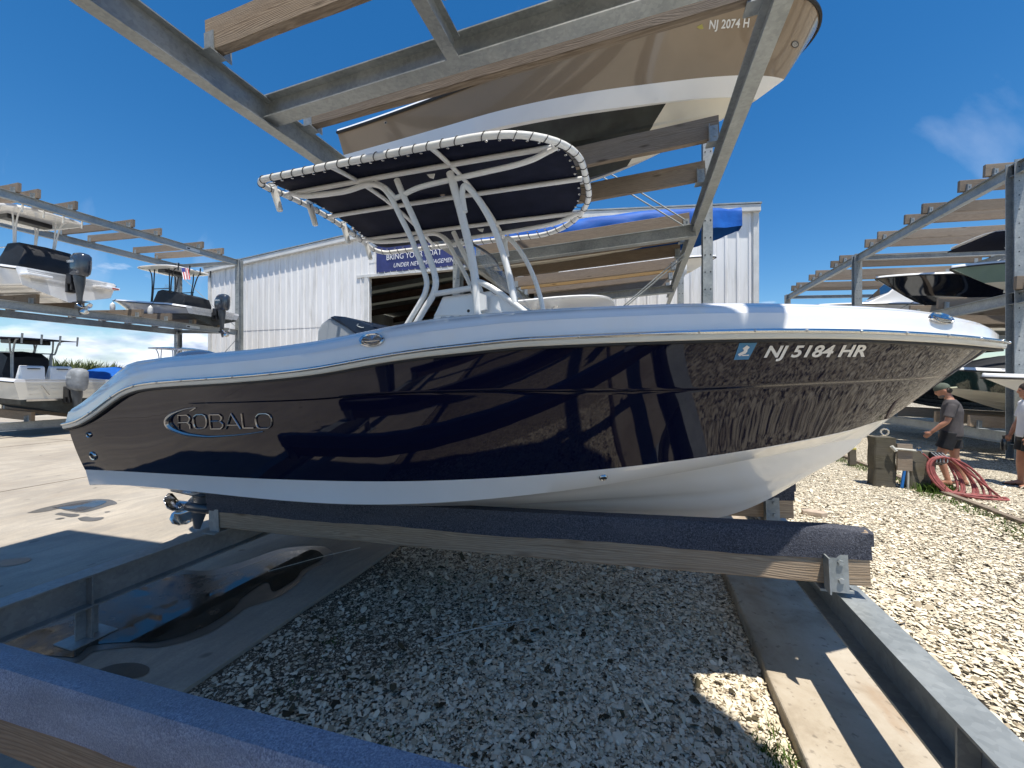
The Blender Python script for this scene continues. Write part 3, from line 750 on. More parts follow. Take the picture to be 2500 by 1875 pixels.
pairs = [97, 188, 328, 394, 497, 546]
top_l = [y_on(p, XL + 0.2) for p in pairs] + [y_on(40, XL), y_on(-60, XL)]
far_rack('boat_rack', 'long galvanised boat rack across the concrete yard at the left', XL, -22.7, [-15, 0.2, 14.7], [0.50, 4.25, 7.62], 7.62,
         [[7.65, 8.75, 10.45, 11.55, 12.8, 13.9], [7.75, 8.85, 10.6, 11.6, 12.55, 13.65], top_l], -15, 14.7, -1)
XR = 8.0
pr = [2385, 2324, 2237, 2195, 2131, 2101, 2040, 2019, 1983, 1967, 1937, 1925]
top_r = [y_on(p, XR - 0.3) for p in pr]
far_rack('boat_rack', 'galvanised boat rack with weathered top bunks at the right beyond the gravel lane', XR, 12.6, [4.9, 11.9, 18.8, 26.4], [0.62, 3.75, 6.60], 6.60,
         [[9.8, 11.0, 13.0, 14.2, 16.4, 17.6], [10.6, 11.7, 14.1, 15.3, 17.2, 18.2, 20.6, 21.7], top_r], 4.9, 26.4, 1)

# ------------------------------------------------------------------ shed
YB, XB0, XB1 = 17.0, -23.6, 4.13
XM = 0.5*(XB0 + XB1); EAVE, PEAK = 8.28, 9.42
def roof_z(x): return PEAK - (PEAK - EAVE)*abs(x - XM)/(XM - XB0)
shed = thing('storage_shed', 'white ribbed metal boat shed with a dark open doorway', 'shed', (XM, YB + 8, 0))
DX0, DX1, DZ = -12.9, -3.2, 6.93
pw = 1.2; x = XB0
while x < XB1 - 0.02:
    x1 = min(x + pw, XB1); rows_b, rows_t = [], []
    zb_ = DZ + 0.12 if (x1 > DX0 + 0.3 and x < DX1 - 0.3) else 0.0
    xs = []; k = 0
    while x + k*0.4 < x1 - 0.01:
        for dx, dy in ((0, 0), (0.27, 0), (0.30, -0.045), (0.36, -0.045), (0.39, 0)):
            if x + k*0.4 + dx <= x1: xs.append((x + k*0.4 + dx, dy))
        k += 1
    xs.append((x1 + 0.01, 0))
    lap = 4.6 if zb_ < 1 else zb_ + 0.6
    p = MB(); p.grid([[(a, YB + b + .010, zb_) for a, b in xs], [(a, YB + b + .010, lap) for a, b in xs], [(a, YB + b - .004, lap - .03) for a, b in xs], [(a, YB + b, roof_z(a) - 0.05) for a, b in xs]])
    p.build('wall_panel', 'siding', shed, fix=False)
    x = x1
# side, back and floor walls, door jambs
p = MB(); p.box((XB0, YB + 0.02, 0), (XB0 + 0.08, YB + 26, EAVE - 0.1)); p.build('side_wall', 'siding', shed)
p = MB(); p.box((XB1 - 0.08, YB + 0.02, 0), (XB1, YB + 26, EAVE - 0.1)); p.build('side_wall', 'siding', shed)
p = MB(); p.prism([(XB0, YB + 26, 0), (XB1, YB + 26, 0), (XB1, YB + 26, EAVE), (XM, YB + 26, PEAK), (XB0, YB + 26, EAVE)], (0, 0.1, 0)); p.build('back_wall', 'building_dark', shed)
p = MB(); p.box((DX0 - 0.14, YB - 0.06, 0), (DX0 + 0.06, YB + 0.25, DZ)); p.build('door_jamb', 'siding_trim', shed)
p = MB(); p.box((DX1 - 0.06, YB - 0.06, 0), (DX1 + 0.14, YB + 0.25, DZ)); p.build('door_jamb', 'siding_trim', shed)
p = MB(); p.box((DX0 - 0.6, YB - 0.065, DZ), (DX1 + 0.14, YB + 0.25, DZ + 0.13)); p.build('door_header', 'siding_trim', shed)
# trim at the corners and the gable
for x in (XB0, XB1):
    p = MB(); p.box((x - 0.09, YB - 0.09, 0), (x + 0.09, YB + 0.02, roof_z(x) - 0.04)); p.build('corner_trim', 'siding_trim', shed)
for a, b in ((XB0 - 0.25, XM), (XM, XB1 + 0.12)):
    p = MB(); p.prism([(a, YB - 0.22, roof_z(a) - 0.02), (b, YB - 0.22, roof_z(b) - 0.02), (b, YB - 0.22, roof_z(b) - 0.26), (a, YB - 0.22, roof_z(a) - 0.26)], (0, 0.20, 0)); p.build('fascia', 'siding_trim', shed)
# roof sheets with translucent strips between them
tr = NT('roof_light'); bs = tr.n('ShaderNodeBsdfTranslucent'); bs.inputs[0].default_value = (0.16, 0.16, 0.14, 1)
tr.l(bs.outputs[0], [n for n in tr.t.nodes if n.type == 'OUTPUT_MATERIAL'][0].inputs[0])
for a, b in ((XB0 - 0.3, XM), (XM, XB1 + 0.15)):
    y = YB - 0.25; k = 0
    while y < YB + 26:
        w_ = 2.6 if k % 2 == 0 else 0.75
        y2 = min(y + w_, YB + 26.2)
        p = MB(); p.prism([(a, y, roof_z(a)), (b, y, roof_z(b)), (b, y, roof_z(b) + 0.05), (a, y, roof_z(a) + 0.05)], (0, y2 - y - 0.002, 0))
        p.build('roof_sheet' if k % 2 == 0 else 'roof_light', 'galvanised' if k % 2 == 0 else 'roof_light', shed)
        y = y2; k += 1
for y in np.arange(YB + 2, YB + 26, 4.0):
    p = MB(); ibeam(p, (XB0 + .1, y, EAVE - 0.15), (XM, y, PEAK - 0.15), 0.5, 0.2); ibeam(p, (XM, y, PEAK - 0.15), (XB1 - .1, y, EAVE - 0.15), 0.5, 0.2); p.build('rafter', 'truss_steel', shed)
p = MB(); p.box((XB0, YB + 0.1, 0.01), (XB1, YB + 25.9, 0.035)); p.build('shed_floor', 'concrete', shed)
# banner over the doorway
ban = thing('banner', 'blue banner over the shed doorway reading bring your boat', 'banner', (-9.9, YB - 0.1, 7.1))
p = MB(); rows = []
for j in range(9):
    rows.append([(-12.32 + 4.95*i/30, YB - 0.075 - 0.015*math.sin(i*0.9)*math.sin(j*0.7 + 1), 7.10 + 1.52*j/8 - 0.02*abs(math.sin(i*0.52))*(j == 0)) for i in range(31)])
p.grid(rows); p.build('cloth', 'banner_blue', ban, True)
def wall_text(body, x0, x1, zbase, cap, y, parent, mat, shear=0, off=0.0):
    vs, fs = text_polys(body, off, shear)
    w0 = min(v_[0] for v_ in vs); w1 = max(v_[0] for v_ in vs); hc = 0.69
    q = MB(); q.add([(x0 + (v_[0]-w0)/(w1-w0)*(x1-x0), y, zbase + v_[1]/hc*cap) for v_ in vs], fs); return q.build('lettering', mat, parent, fix=False)
wall_text('BRING YOUR BOAT', -11.72, -8.75, 7.66, 0.27, YB - 0.10, ban, 'paint_white')
wall_text('UNDER NEW MANAGEMENT', -11.32, -7.95, 7.27, 0.20, YB - 0.10, ban, 'paint_white', 0.25)
q = MB()
for i in range(15): q.tube([(-12.2 + i*0.34, YB - 0.08, 7.12), (-12.2 + i*0.34 + 0.03, YB - 0.07, 6.99)], 0.012, 5)
q.build('tie', 'plastic_white', ban)
# ------------------------------------------------------------------ the navy centre-console boat
YC = 3.15
boat = thing('motor_boat', 'navy blue centre-console boat with white gunwale and canvas T-top on the lower bunks', 'boat', (-1.2, YC, 0.6))
X0 = -4.34
def plan(X, mx, xb, xend, p, q, aft):
    u = np.clip((np.asarray(X, float) - xb)/(xend - xb), 0, 1)
    return mx*np.power(np.clip(1 - u**p, 0, 1), q)*(1 - aft*np.clip((-2.4 - np.asarray(X, float))/1.9, 0, 1))
stem = {k: atY(px, py, YC) for k, (px, py) in dict(rail=(2430, 838), boot=(2171, 1022), chine=(2110, 1070), keel=(2000, 1143)).items()}
XR_, XBo, XC_, XK_ = stem['rail'].x, stem['boot'].x, stem['chine'].x, stem['keel'].x
hbR = lambda X: plan(X, 1.20, -1.2, XR_, 2.3, 0.74, 0.05)
hbB = lambda X: plan(X, 1.075, -1.7, XBo, 2.0, 0.86, 0.03)
hbC = lambda X: plan(X, 1.045, -1.9, XC_, 1.9, 0.92, 0.03)
XT_ = XR_ - 0.09
hbT = lambda X: plan(X, 1.095, -1.2, XT_, 2.3, 0.74, 0.05)
def solve(lst, hb, xmax):
    out = []
    xs = np.linspace(-5, xmax, 4000); ys = YC - hb(xs)
    for px, py in lst:
        d = rayd(px, py); f = xs - ys*(d.x/d.y)
        i = np.where(np.diff(np.sign(f)) != 0)[0]
        if len(i) == 0: continue
        X_ = xs[i[0]]; k = (YC - float(hb(X_)))/d.y
        out.append((X_, EYE + k*d.z))
    return sorted(out)
def curve(pts, sig):
    xs = np.array([p[0] for p in pts]); zs = np.array([p[1] for p in pts])
    g_ = np.linspace(xs[0] - 0.6, xs[-1] + 0.6, 900); 
    sl0 = (zs[1]-zs[0])/(xs[1]-xs[0]); sl1 = (zs[-1]-zs[-2])/(xs[-1]-xs[-2])
    z = np.interp(g_, xs, zs); z = np.where(g_ < xs[0], zs[0] + sl0*(g_ - xs[0]), z); z = np.where(g_ > xs[-1], zs[-1] + sl1*(g_ - xs[-1]), z)
    k = np.arange(-60, 61)*(g_[1]-g_[0]); w_ = np.exp(-k*k/2/sig/sig); w_ /= w_.sum()
    zp = np.concatenate([np.full(60, z[0]) + sl0*(np.arange(-60, 0)*(g_[1]-g_[0])), z, np.full(60, z[-1]) + sl1*(np.arange(1, 61)*(g_[1]-g_[0]))])
    z2 = np.convolve(zp, w_, 'valid')
    return lambda X: np.interp(X, g_, z2)
c6 = lambda L: [(150 + a/2.011, 740 + b/2.011) for a, b in L]
c7 = lambda L: [(1250 + a/1.7696, 700 + b/1.7696) for a, b in L]
rail_px = c6([(45,590),(100,580),(180,530),(250,475),(320,422),(400,397),(500,386),(650,376),(850,363),(1000,350),(1150,335),(1300,315),(1450,286),(1600,258),(1800,229),(2000,208)]) + c7([(10,231),(400,212),(870,196),(1175,191),(1500,195),(1800,210),(2000,228)])
boot_px = c6([(145,818),(500,838),(1000,862),(1500,873),(2000,871)]) + c7([(10,819),(300,800),(600,765),(1000,708),(1300,655),(1500,612)])
chin_px = c6([(150,890),(500,914),(1000,960),(1300,978),(1800,975)]) + c7([(10,911),(400,865),(800,790),(1100,722),(1400,655)])
top_px = c6([(60,545),(85,515),(140,470),(230,380),(325,294),(500,270),(750,248),(1000,225),(1250,190),(1450,151),(1700,100),(1850,78)]) + c7([(10,108),(400,90),(700,78),(1000,75),(1300,80),(1500,88),(1700,100),(1850,119),(1960,148)])
zR = curve(solve(rail_px, hbR, XR_ - .03), 0.085)
def polyz(pts, deg):
    c_ = np.polyfit([p[0] for p in pts], [p[1] for p in pts], deg); return lambda X: np.polyval(c_, X)
zB = polyz(solve(boot_px, hbB, XBo - .02) + [(XBo, stem['boot'].z)], 4)
zC = polyz(solve(chin_px, hbC, XC_ - .02) + [(XC_, stem['chine'].z)], 4)
zT = curve(solve(top_px, hbT, XT_ - .02), 0.06)
keel_px = [(2137,1050),(2069,1101),(1985,1152),(1928,1192),(1872,1225),(1815,1251),(1730,1275)]
kp = sorted([(atY(a, b, YC).x, atY(a, b, YC).z) for a, b in keel_px] + [(X_, 0.772 - SLOPE*(0.47 - X_)) for X_ in (-4.4, -3.5, -2.5, -1.5, -0.7, -0.1)])
zK = curve(kp, 0.14)
zend = {'R': stem['rail'].z, 'T': stem['rail'].z + 0.085}
NS = 130
tt = np.linspace(0, 1, NS + 1); gg = 1 - (1 - tt)**1.9
def blend_end(z, X_, xe, ze, w_=0.35):
    k = np.clip((X_ - (xe - w_))/w_, 0, 1)**2; return z*(1-k) + (z + (ze - z))*k
XRt = X0 - 0.02 + (XR_ - X0 + 0.02)*gg; HR = hbR(XRt); ZR = blend_end(zR(XRt), XRt, XR_, zend['R'])
XBt = X0 + (XBo - X0)*gg; HB_ = hbB(XBt); ZB = blend_end(zB(XBt), XBt, XBo, stem['boot'].z)
XCt = X0 + (XC_ - X0)*gg; HC = hbC(XCt); ZC = blend_end(zC(XCt), XCt, XC_, stem['chine'].z)
XKt = X0 + (XK_ - X0)*gg; ZK = zK(XKt)
XTt = X0 + (XT_ - X0)*gg; HT = hbT(XTt); ZT = blend_end(zT(XTt), XTt, XT_, zend['T'], 0.2)
sst = lambda x, a, b: (lambda u: u*u*(3-2*u))(np.clip((x-a)/(b-a), 0, 1))
flare = 0.20*sst(tt, 0.35, 0.85)*HR
def side_pt(i, v_, s):
    vc = 0.235 + 0.165*float(sst(tt[i], 0.12, 0.55))
    v_ = v_/0.425*vc if v_ <= 0.425 else vc + (v_ - 0.425)/0.575*(1 - vc)
    v0_ = v_
    X_ = XRt[i]*(1-v_) + XBt[i]*v_; H_ = HR[i]*(1-v_) + HB_[i]*v_; Z_ = ZR[i]*(1-v_) + ZB[i]*v_
    H_ += (-flare[i] + 0.018*(1 - sst(tt[i], 0.3, 0.6)))*4*v_*(1-v_)*0.5
    cr = 0.013*sst(tt[i], 0.11, 0.16)*(1 - sst(tt[i], 0.93, 0.99))*min(1, H_/0.15)
    H_ += cr*(1 - sst(v_, vc - 0.008, vc + 0.008)) 
    return Vector((X_, YC + s*max(H_, 0), Z_))
vv = [0, .05, .12, .2, .28, .35, .40, .413, .418, .424, .430, .437, .45, .52, .6, .68, .76, .84, .91, .96, 0.985, 1.0]
hull = MB()
rows = [[side_pt(i, v_, -1) for v_ in vv] for i in range(NS+1)]
hull.grid(rows)
rowsF = [[side_pt(i, v_, 1) for v_ in vv] for i in range(NS+1)]
hull.grid(rowsF, flip=True)
# transom above the boot line, with the notch for the engine
tr_n = rows[0]; tr_f = rowsF[0]
hull.grid([tr_n, [Vector((X0, YC - 0.42, min(p.z, 1.33))) for p in tr_n]]); hull.grid([tr_f, [Vector((X0, YC + 0.42, min(p.z, 1.33))) for p in tr_f]], flip=True)
hull.grid([[Vector((X0, YC - 0.42, min(p.z, 1.33))) for p in tr_n], [Vector((X0, YC + 0.42, min(p.z, 1.33))) for p in tr_f]])
hull_o = hull.build('hull', 'gelcoat_navy', boat, True, ang=30)
# white bottom: boot -> chine -> strakes -> keel
def bot_pt(i, k, s):
    if k == 0: return Vector((XBt[i], YC + s*HB_[i], ZB[i]))
    if k == 1: return Vector((XBt[i], YC + s*max(HB_[i] - 0.004, 0), ZB[i] - 0.006*min(1, HB_[i]*4)))
    if k == 2: return Vector((XCt[i], YC + s*HC[i], ZC[i]))
    if k == 3: return Vector((XCt[i], YC + s*max(HC[i] - 0.012, 0), ZC[i] - 0.006*min(1, HC[i]*4)))
    if k == 4: return Vector((XCt[i]*.97 + XKt[i]*.03, YC + s*max(HC[i]*0.93, 0), ZC[i] + (0.012 - 0.0)*min(1, HC[i])*(1 - tt[i])))
    u = (k - 4)/9.0
    base_y = HC[i]*0.93*(1-u); 
    z = (ZC[i] + 0.012*min(1, HC[i])*(1-tt[i]))*(1-u) + ZK[i]*u
    z -= 0.05*sst(tt[i], 0.45, 0.8)*4*u*(1-u)*0.5
    x = XCt[i]*(1-u) + XKt[i]*u
    st_ = {7: -0.020, 10: -0.020}.get(k, 0.0)*min(1, HC[i]*2)*(1 - sst(tt[i], .92, 1))
    return Vector((x, YC + s*base_y, z + st_))
bot = MB()
for s, fl in ((-1, False), (1, True)):
    bot.grid([[bot_pt(i, k, s) for k in range(14)] for i in range(NS+1)], flip=fl)
bn = [bot_pt(0, k, -1) for k in range(14)]; bf = [bot_pt(0, k, 1) for k in range(14)]
bot.add(bn + bf[::-1], [tuple(range(28))])
bot_o = bot.build('hull_bottom', 'gelcoat_white', boat, True, ang=24)
# gunwale cap
cap = MB()
def cap_row(i, s):
    r_ = Vector((XRt[i], YC + s*HR[i], ZR[i])); t_ = Vector((XTt[i], YC + s*HT[i], ZT[i]))
    hin = max(HT[i] - 0.21, 0); k = min(1, HR[i]/0.3)
    pts = [r_ + Vector((0, s*0.012*k, 0.012)), r_ + Vector((0, s*0.004*k, 0.045))]
    for u in (0.15, 0.3, 0.34, 0.5, 0.68, 0.84, 0.94):
        p = pts[1].lerp(t_, u); bul = 0.030*math.sin(math.pi*u)*k
        if u > 0.32: bul -= 0.005*k
        pts.append(p + Vector((0, s*bul, bul*0.55)))
    pts.append(t_)
    pts.append(Vector((XTt[i], YC + s*max(HT[i] - 0.018*k, 0), ZT[i] + 0.008)))
    xi = min(XTt[i], 1.52 + 0.0*i)
    pts.append(Vector((xi, YC + s*hin, ZT[i] + 0.004)))
    pts.append(Vector((min(xi, 1.49), YC + s*max(hin - 0.012, 0), ZT[i] - 0.02)))
    pts.append(Vector((min(xi, 1.47), YC + s*max(hin - 0.02, 0), min(1.30 + 0.60*float(sst(xi, -0.5, 1.0)), ZT[i] - 0.05))))
    return pts
for s, fl in ((-1, True), (1, False)):
    cap.grid([cap_row(i, s) for i in range(NS+1)], flip=fl)
a, b = cap_row(0, -1), cap_row(0, 1)
cap.grid([a, [Vector((X0, YC - 0.42, min(p.z, 1.335))) for p in a]]); cap.grid([b, [Vector((X0, YC + 0.42, min(p.z, 1.335))) for p in b]], flip=True)
cap_o = cap.build('gunwale', 'gelcoat_white', boat, True, ang=50)
dk = MB()
dk.grid([[cap_row(i, -1)[-1], cap_row(i, 1)[-1]] for i in range(NS+1)])
dk.build('cockpit_floor', 'deck_white', boat, False)
# rub rail: sheer band, dark line, stainless strip with screw heads
def railpt(i, s): return Vector((XRt[i], YC + s*HR[i], ZR[i]))
loop = [railpt(i, -1) for i in range(NS+1)] + [railpt(i, 1) for i in range(NS-1, -1, -1)]
def sweep(prof, name, mat, smooth=True, sub=None):
    mb = MB(); rws = []
    for i, p in enumerate(loop):
        a_ = loop[max(i-1, 0)]; b_ = loop[min(i+1, len(loop)-1)]; d = (b_-a_); nrm = Vector((d.y, -d.x, 0)).normalized(); 
        rws.append([p + nrm*o_ + Vector((0, 0, z_)) for o_, z_ in prof])
    mb.grid(rws); return mb.build(name, mat, sub or boat, smooth)
band_o = sweep([(0.0, 0.014), (0.026, 0.010), (0.030, -0.004), (0.030, -0.030), (0.024, -0.038), (-0.004, -0.040)], 'rub_band', 'gelcoat_cream')
strip_o = sweep([(0.028, 0.010), (0.036, 0.008), (0.041, 0.0), (0.041, -0.004), (0.036, -0.011), (0.028, -0.013)], 'rub_rail', 'stainless')
sweep([(0.0, -0.040), (0.020, -0.041), (0.018, -0.050), (-0.006, -0.052)], 'rail_gasket', 'rubber')
acc = 0; last = loop[0]; rv = MB()
for i in range(2, NS):
    p = loop[i]; acc += (p - loop[i-1]).length
    if acc > 0.235:
        acc = 0; d = loop[i+1]-loop[i-1]; nrm = Vector((d.y, -d.x, 0)).normalized()
        b_ = MB(); b_.ell(p + nrm*0.040 + Vector((0,0,-0.002)), (0.008, 0.008, 0.008), 8, 6); b_.build('screw', 'stainless', strip_o, True)

# ---- marks carried on the hull: rays find the place on the surface
bpy.context.view_layer.update()
def bvh_of(o):
    off = OFF[o]; me = o.data
    return BVHTree.FromPolygons([Vector(v_.co) + off for v_ in me.vertices], [tuple(p.vertices) for p in me.polygons])
BV = {'hull': bvh_of(hull_o), 'cap': bvh_of(cap_o), 'bot': bvh_of(bot_o)}
def on(px, py, what='hull', lift=0.0025):
    d = rayd(px, py).normalized(); h = BV[what].ray_cast(Vector((0, 0, EYE)), d)
    if h[0] is None: return None
    n_ = h[1] if h[1].dot(d) < 0 else -h[1]
    return h[0] + n_*lift
def on_c(px, py, what='hull', lift=0.0025):
    p = on(px, py, what, lift); k = 0
    while p is None and k < 60: k += 1; py += 1.0 if what == 'hull' else -1.0; p = on(px, py, what, lift)
    return p
# registration number
vs, fs = text_polys('NJ 5184 HR', 0.028, 0.42, 1.02)
w0 = min(v_[0] for v_ in vs); w1 = max(v_[0] for v_ in vs)
def reg(v_):
    u = (v_[0]-w0)/(w1-w0); px = 1864 + u*(2114-1864); base = 871.5 - 2.5*u; return on_c(px, base - v_[1]/0.69*27)
q = MB(); q.add([reg(v_) for v_ in vs], fs); q.build('registration_number', 'paint_white', boat, fix=False)
# state sticker
s5 = lambda a, b: (1760 + a/5.53, 800 + b/5.53)
def patch(pts, nu=6, nv_=6, lift=0.002):
    A, B, C_, D = [Vector((*p, 0)) for p in pts]; rws = []
    for j in range(nv_+1):
        rws.append([on_c(*(A.lerp(B, i/nu)).lerp(D.lerp(C_, i/nu), j/nv_).xy, lift=lift) for i in range(nu+1)])
    return rws
q = MB(); q.grid(patch([s5(248,205), s5(487,200), s5(370,425), s5(172,432)])); stk = q.build('state_sticker', 'sticker_blue', boat)
nj = [(345,232),(385,258),(352,295),(352,315),(325,345),(300,352),(245,382),(222,352),(262,330),(300,312),(302,292),(288,275)]
q = MB(); q.add([on_c(*s5(a, b), lift=0.0045) for a, b in nj], [tuple(range(len(nj)))]); q.build('state_outline', 'paint_white', stk, fix=False)
q = MB(); q.grid(patch([s5(285,362), s5(375,358), s5(370,374), s5(275,377)], 3, 1, 0.0045)); q.build('sticker_bar', 'paint_white', stk)
# raised maker's lettering with the hook
s4 = lambda a, b: (380 + a/6.9125, 960 + b/6.9125)
letters = {'R': [[(400,600),(395,370),(540,365),(580,400),(590,440),(575,480),(545,492),(400,495)], [(545,492),(585,520),(600,600)]],
 'O': [[(648,430),(662,392),(705,362),(800,358),(845,380),(866,430),(872,490),(868,540),(840,580),(795,593),(710,593),(672,570),(655,520),(648,430)]],
 'B': [[(920,360),(1085,358),(1120,390),(1125,440),(1090,470),(940,474)], [(920,360),(945,598),(1110,598),(1148,565),(1148,515),(1100,474)]],
 'A': [[(1200,600),(1285,345),(1445,600)], [(1230,535),(1400,530)]],
 'L': [[(1460,340),(1490,582),(1670,582)]],
 'O2': [[(1698,430),(1708,392),(1750,352),(1800,345),(1880,345),(1930,368),(1955,410),(1964,470),(1962,530),(1945,565),(1905,588),(1790,592),(1745,578),(1715,540),(1700,480),(1698,430)]]}
for nm, strokes in letters.items():
    q = MB()
    for stq in strokes:
        P = []
        for i in range(len(stq)-1):
            for k in range(4):
                a_ = stq[i]; b_ = stq[i+1]; P.append(on(*s4(a_[0] + (b_[0]-a_[0])*k/4, a_[1] + (b_[1]-a_[1])*k/4), lift=0.004))
        P.append(on(*s4(*stq[-1]), lift=0.004)); q.tube(P, 0.0056, 6)
    q.build('letter', 'chrome_dark', boat, True)
hk = [(1820,645),(1600,680),(1350,708),(1100,725),(900,732),(700,715),(530,690),(380,640),(290,590),(230,520),(225,440),(270,375),(350,325),(480,275),(600,250),(690,245)]
P = smooth_path([on(*s4(*p), lift=0.002) for p in hk], 4); n_ = len(P)
rad = [0.003 + 0.020*math.exp(-((i/n_ - 0.62)/0.16)**2) + 0.008*math.exp(-((i/n_ - 0.4)/0.2)**2) for i in range(n_)]
q = MB(); q.tube(P, rad, 8); q.tube([on(*s4(a, b), lift=0.003) for a, b in ((690,245),(640,275),(580,305))], [0.002, 0.006, 0.002], 6); q.build('hook_emblem', 'chrome_dark', boat, True)
# skin fittings
def fitting(px, py, r_, what='hull', name='drain_fitting'):
    p = on(px, py, what, 0.0); d = rayd(px, py).normalized(); h = BV[what].ray_cast(Vector((0,0,EYE)), d); n2 = h[1] if h[1].dot(d) < 0 else -h[1]
    q = MB(); q.lathe([(0.0, r_), (0.008, r_*0.95), (0.012, r_*0.82), (0.008, r_*0.62), (0.002, r_*0.6)], p, n2, 20); o = q.build(name, 'stainless', boat, True)
    q = MB(); q.lathe([(0.0025, r_*0.62), (0.003, 0.0)], p, n2, 16); q.build('bore', 'rubber', o)
fitting(218, 1061, 0.024); fitting(228, 1113, 0.038); fitting(1472.5, 1164.5, 0.024, 'bot')
# oval cleat plates on the gunwale
def oval(cx, cy, ax, ay, tilt, nm='vent_plate'):
    ca, sa = math.cos(tilt), math.sin(tilt)
    def P_(r_, th, lift):
        u, w_ = ax*r_*math.cos(th), ay*r_*math.sin(th); return on_c(cx + u*ca - w_*sa, cy + u*sa + w_*ca, 'cap', lift)
    q = MB(); n_ = 28
    q.grid([[P_(r_, 2*math.pi*k/n_, l_) for k in range(n_)] for r_, l_ in ((1.0, 0.001), (0.97, 0.012), (0.86, 0.014), (0.8, 0.007), (0.02, 0.008))], True)
    o = q.build(nm, 'stainless', cap_o, True)
    q = MB(); q.tube([P_(0.62, th, 0.010) for th in np.linspace(0.15*math.pi, 0.95*math.pi, 10)], 0.007, 6); q.tube([P_(r_, th, 0.010) for r_, th in ((.75, 2.9), (.3, 2.6), (.25, .5), (.7, .2))], 0.007, 6); q.build('cleat', 'chrome_dark', o, True)
oval(909, 832, 31, 15, -0.10); oval(2295, 779.5, 30, 11, 0.20)
# bow eye and stern hardware
p = atY(2158, 1052, YC - 0.01); q = MB()
q.tube([p + Vector((0.020*math.cos(a_) + 0.004, 0, 0.020*math.sin(a_) - 0.006)) for a_ in np.linspace(0, 2*math.pi, 17)[:-1]], 0.006, 6, closed=True); q.build('bow_eye', 'stainless', boat, True)
q = MB(); q.ell((X0 - 0.075, YC - 1.06, 1.42), (0.035, 0.03, 0.032), 12, 8); q.ell((X0 - 0.05, YC - 1.05, 1.47), (0.02, 0.02, 0.03), 10, 6); q.tube([(X0, YC - 1.05, 1.44), (X0 - 0.09, YC - 1.05, 1.44)], 0.012, 6); q.build('ladder_hinge', 'stainless', boat, True)

# ---- console
def xz(px, py, Y): p = atY(px, py, Y); return p.x, p.z
c2 = lambda a, b: (560 + a/2.353, 280 + b/2.353)
yn, yf = YC - 0.44, YC + 0.44
prof = [xz(*c2(1110,1300), yn), xz(*c2(1222,1043), yn), xz(*c2(1500,1010), yn), xz(*c2(1512,1030), yn), xz(*c2(1590,1042), yn), xz(*c2(1640,1075), yn), xz(*c2(1760,1180), yn), (xz(*c2(1790,1205), yn)[0] + 0.12, 1.28), (xz(*c2(1110,1300), yn)[0], 1.28)]
q = MB(); q.prism([(x_, yn, z_) for x_, z_ in prof], (0, yf - yn, 0)); con = q.build('console', 'gelcoat_white', boat, bevel=0.03)
ps = [xz(*c2(1175,1155), yn - .004), xz(*c2(1228,1058), yn - .004), xz(*c2(1400,1040), yn - .004), xz(*c2(1412,1150), yn - .004)]
q = MB(); q.prism([(x_, yn - 0.006, z_) for x_, z_ in ps], (0, 0.004, 0)); q.build('side_panel', 'gelcoat_white', con, bevel=0.004)
for a, b in ((1458,1060), (1462,1113), (1375,1128)):
    x_, z_ = xz(*c2(a, b), yn); q = MB(); q.lathe([(0, 0.0), (0, 0.010), (-0.006, 0.012), (-0.008, 0.0)], (x_, yn, z_), (0, 1, 0), 10); q.build('fitting', 'plastic_black', con)
vs, fs = text_polys('R200', 0.03, 0.15); w1 = max(v_[0] for v_ in vs)
xa = xz(*c2(1205,1190), yn)[0]; xb_ = xz(*c2(1390,1180), yn)[0]; zb0 = xz(*c2(1300,1158), yn)[1] - 0.062
q = MB(); q.add([(xa + v_[0]/w1*(xb_-xa), yn - 0.008, zb0 + v_[1]/0.69*0.062) for v_ in vs], fs); q.build('model_lettering', 'gelcoat_grey', con, fix=False)
q = MB()
x_, z_ = xz(*c2(1480,1012), yn); xw = x_ + 0.06
ws = [[(xw + 0.10 - 0.30*u + 0.05*abs(w_/0.44)**2*-1.6, YC + w_, z_ + 0.40*u) for w_ in np.linspace(-0.40, 0.40, 15)] for u in np.linspace(0, 1, 6)]
q.grid(ws); q.build('windscreen', 'glass_clear', con, True)
q = MB(); q.tube([Vector(p) for p in ws[-1]], 0.010, 6); q.build('windscreen_trim', 'plastic_black', con, True)
# wheel glimpsed over the gunwale
q = MB(); wc = Vector((prof[1][0] - 0.12, YC + 0.1, prof[1][1] - 0.16)); ax = Vector((-0.85, 0, 0.5)).normalized(); u_ = Vector((0, 1, 0)); w_ = ax.cross(u_)
q.tube([wc + (u_*math.cos(a_) + w_*math.sin(a_))*0.19 for a_ in np.linspace(0, 2*math.pi, 25)[:-1]], 0.014, 7, closed=True)
for k in range(3): q.tube([wc, wc + (u_*math.cos(k*2.094) + w_*math.sin(k*2.094))*0.19], 0.010, 5)
q.build('steering_wheel', 'plastic_black', boat, True)

# ---- leaning post seat
q = MB(); sx = -2.93; rws = []
prf = [(0.0, 1.90), (-0.012, 2.10), (0.02, 2.28), (0.09, 2.375), (0.17, 2.40)]
for y_ in np.linspace(YC - 0.42, YC + 0.42, 2): pass
sp = [c2(502,1305), c2(505,1240), c2(525,1200), c2(570,1165), c2(600,1175), c2(640,1200), c2(700,1232), c2(722,1250), c2(722,1330)]
ys0 = YC - 0.48
A_ = [xz(*p, ys0) for p in sp]
q = MB(); q.prism([(a_, ys0, z_) for a_, z_ in A_] + [(A_[-1][0], ys0, 1.75), (A_[0][0], ys0, 1.75)], (0, 0.96, 0)); lp = q.build('seat', 'seat_grey', boat, bevel=0.02)
sp = [c2(570,1163), c2(600,1154), c2(660,1160), c2(720,1175), c2(790,1200), c2(860,1228), c2(930,1260), c2(960,1300), c2(780,1300), c2(720,1258), c2(640,1198)]
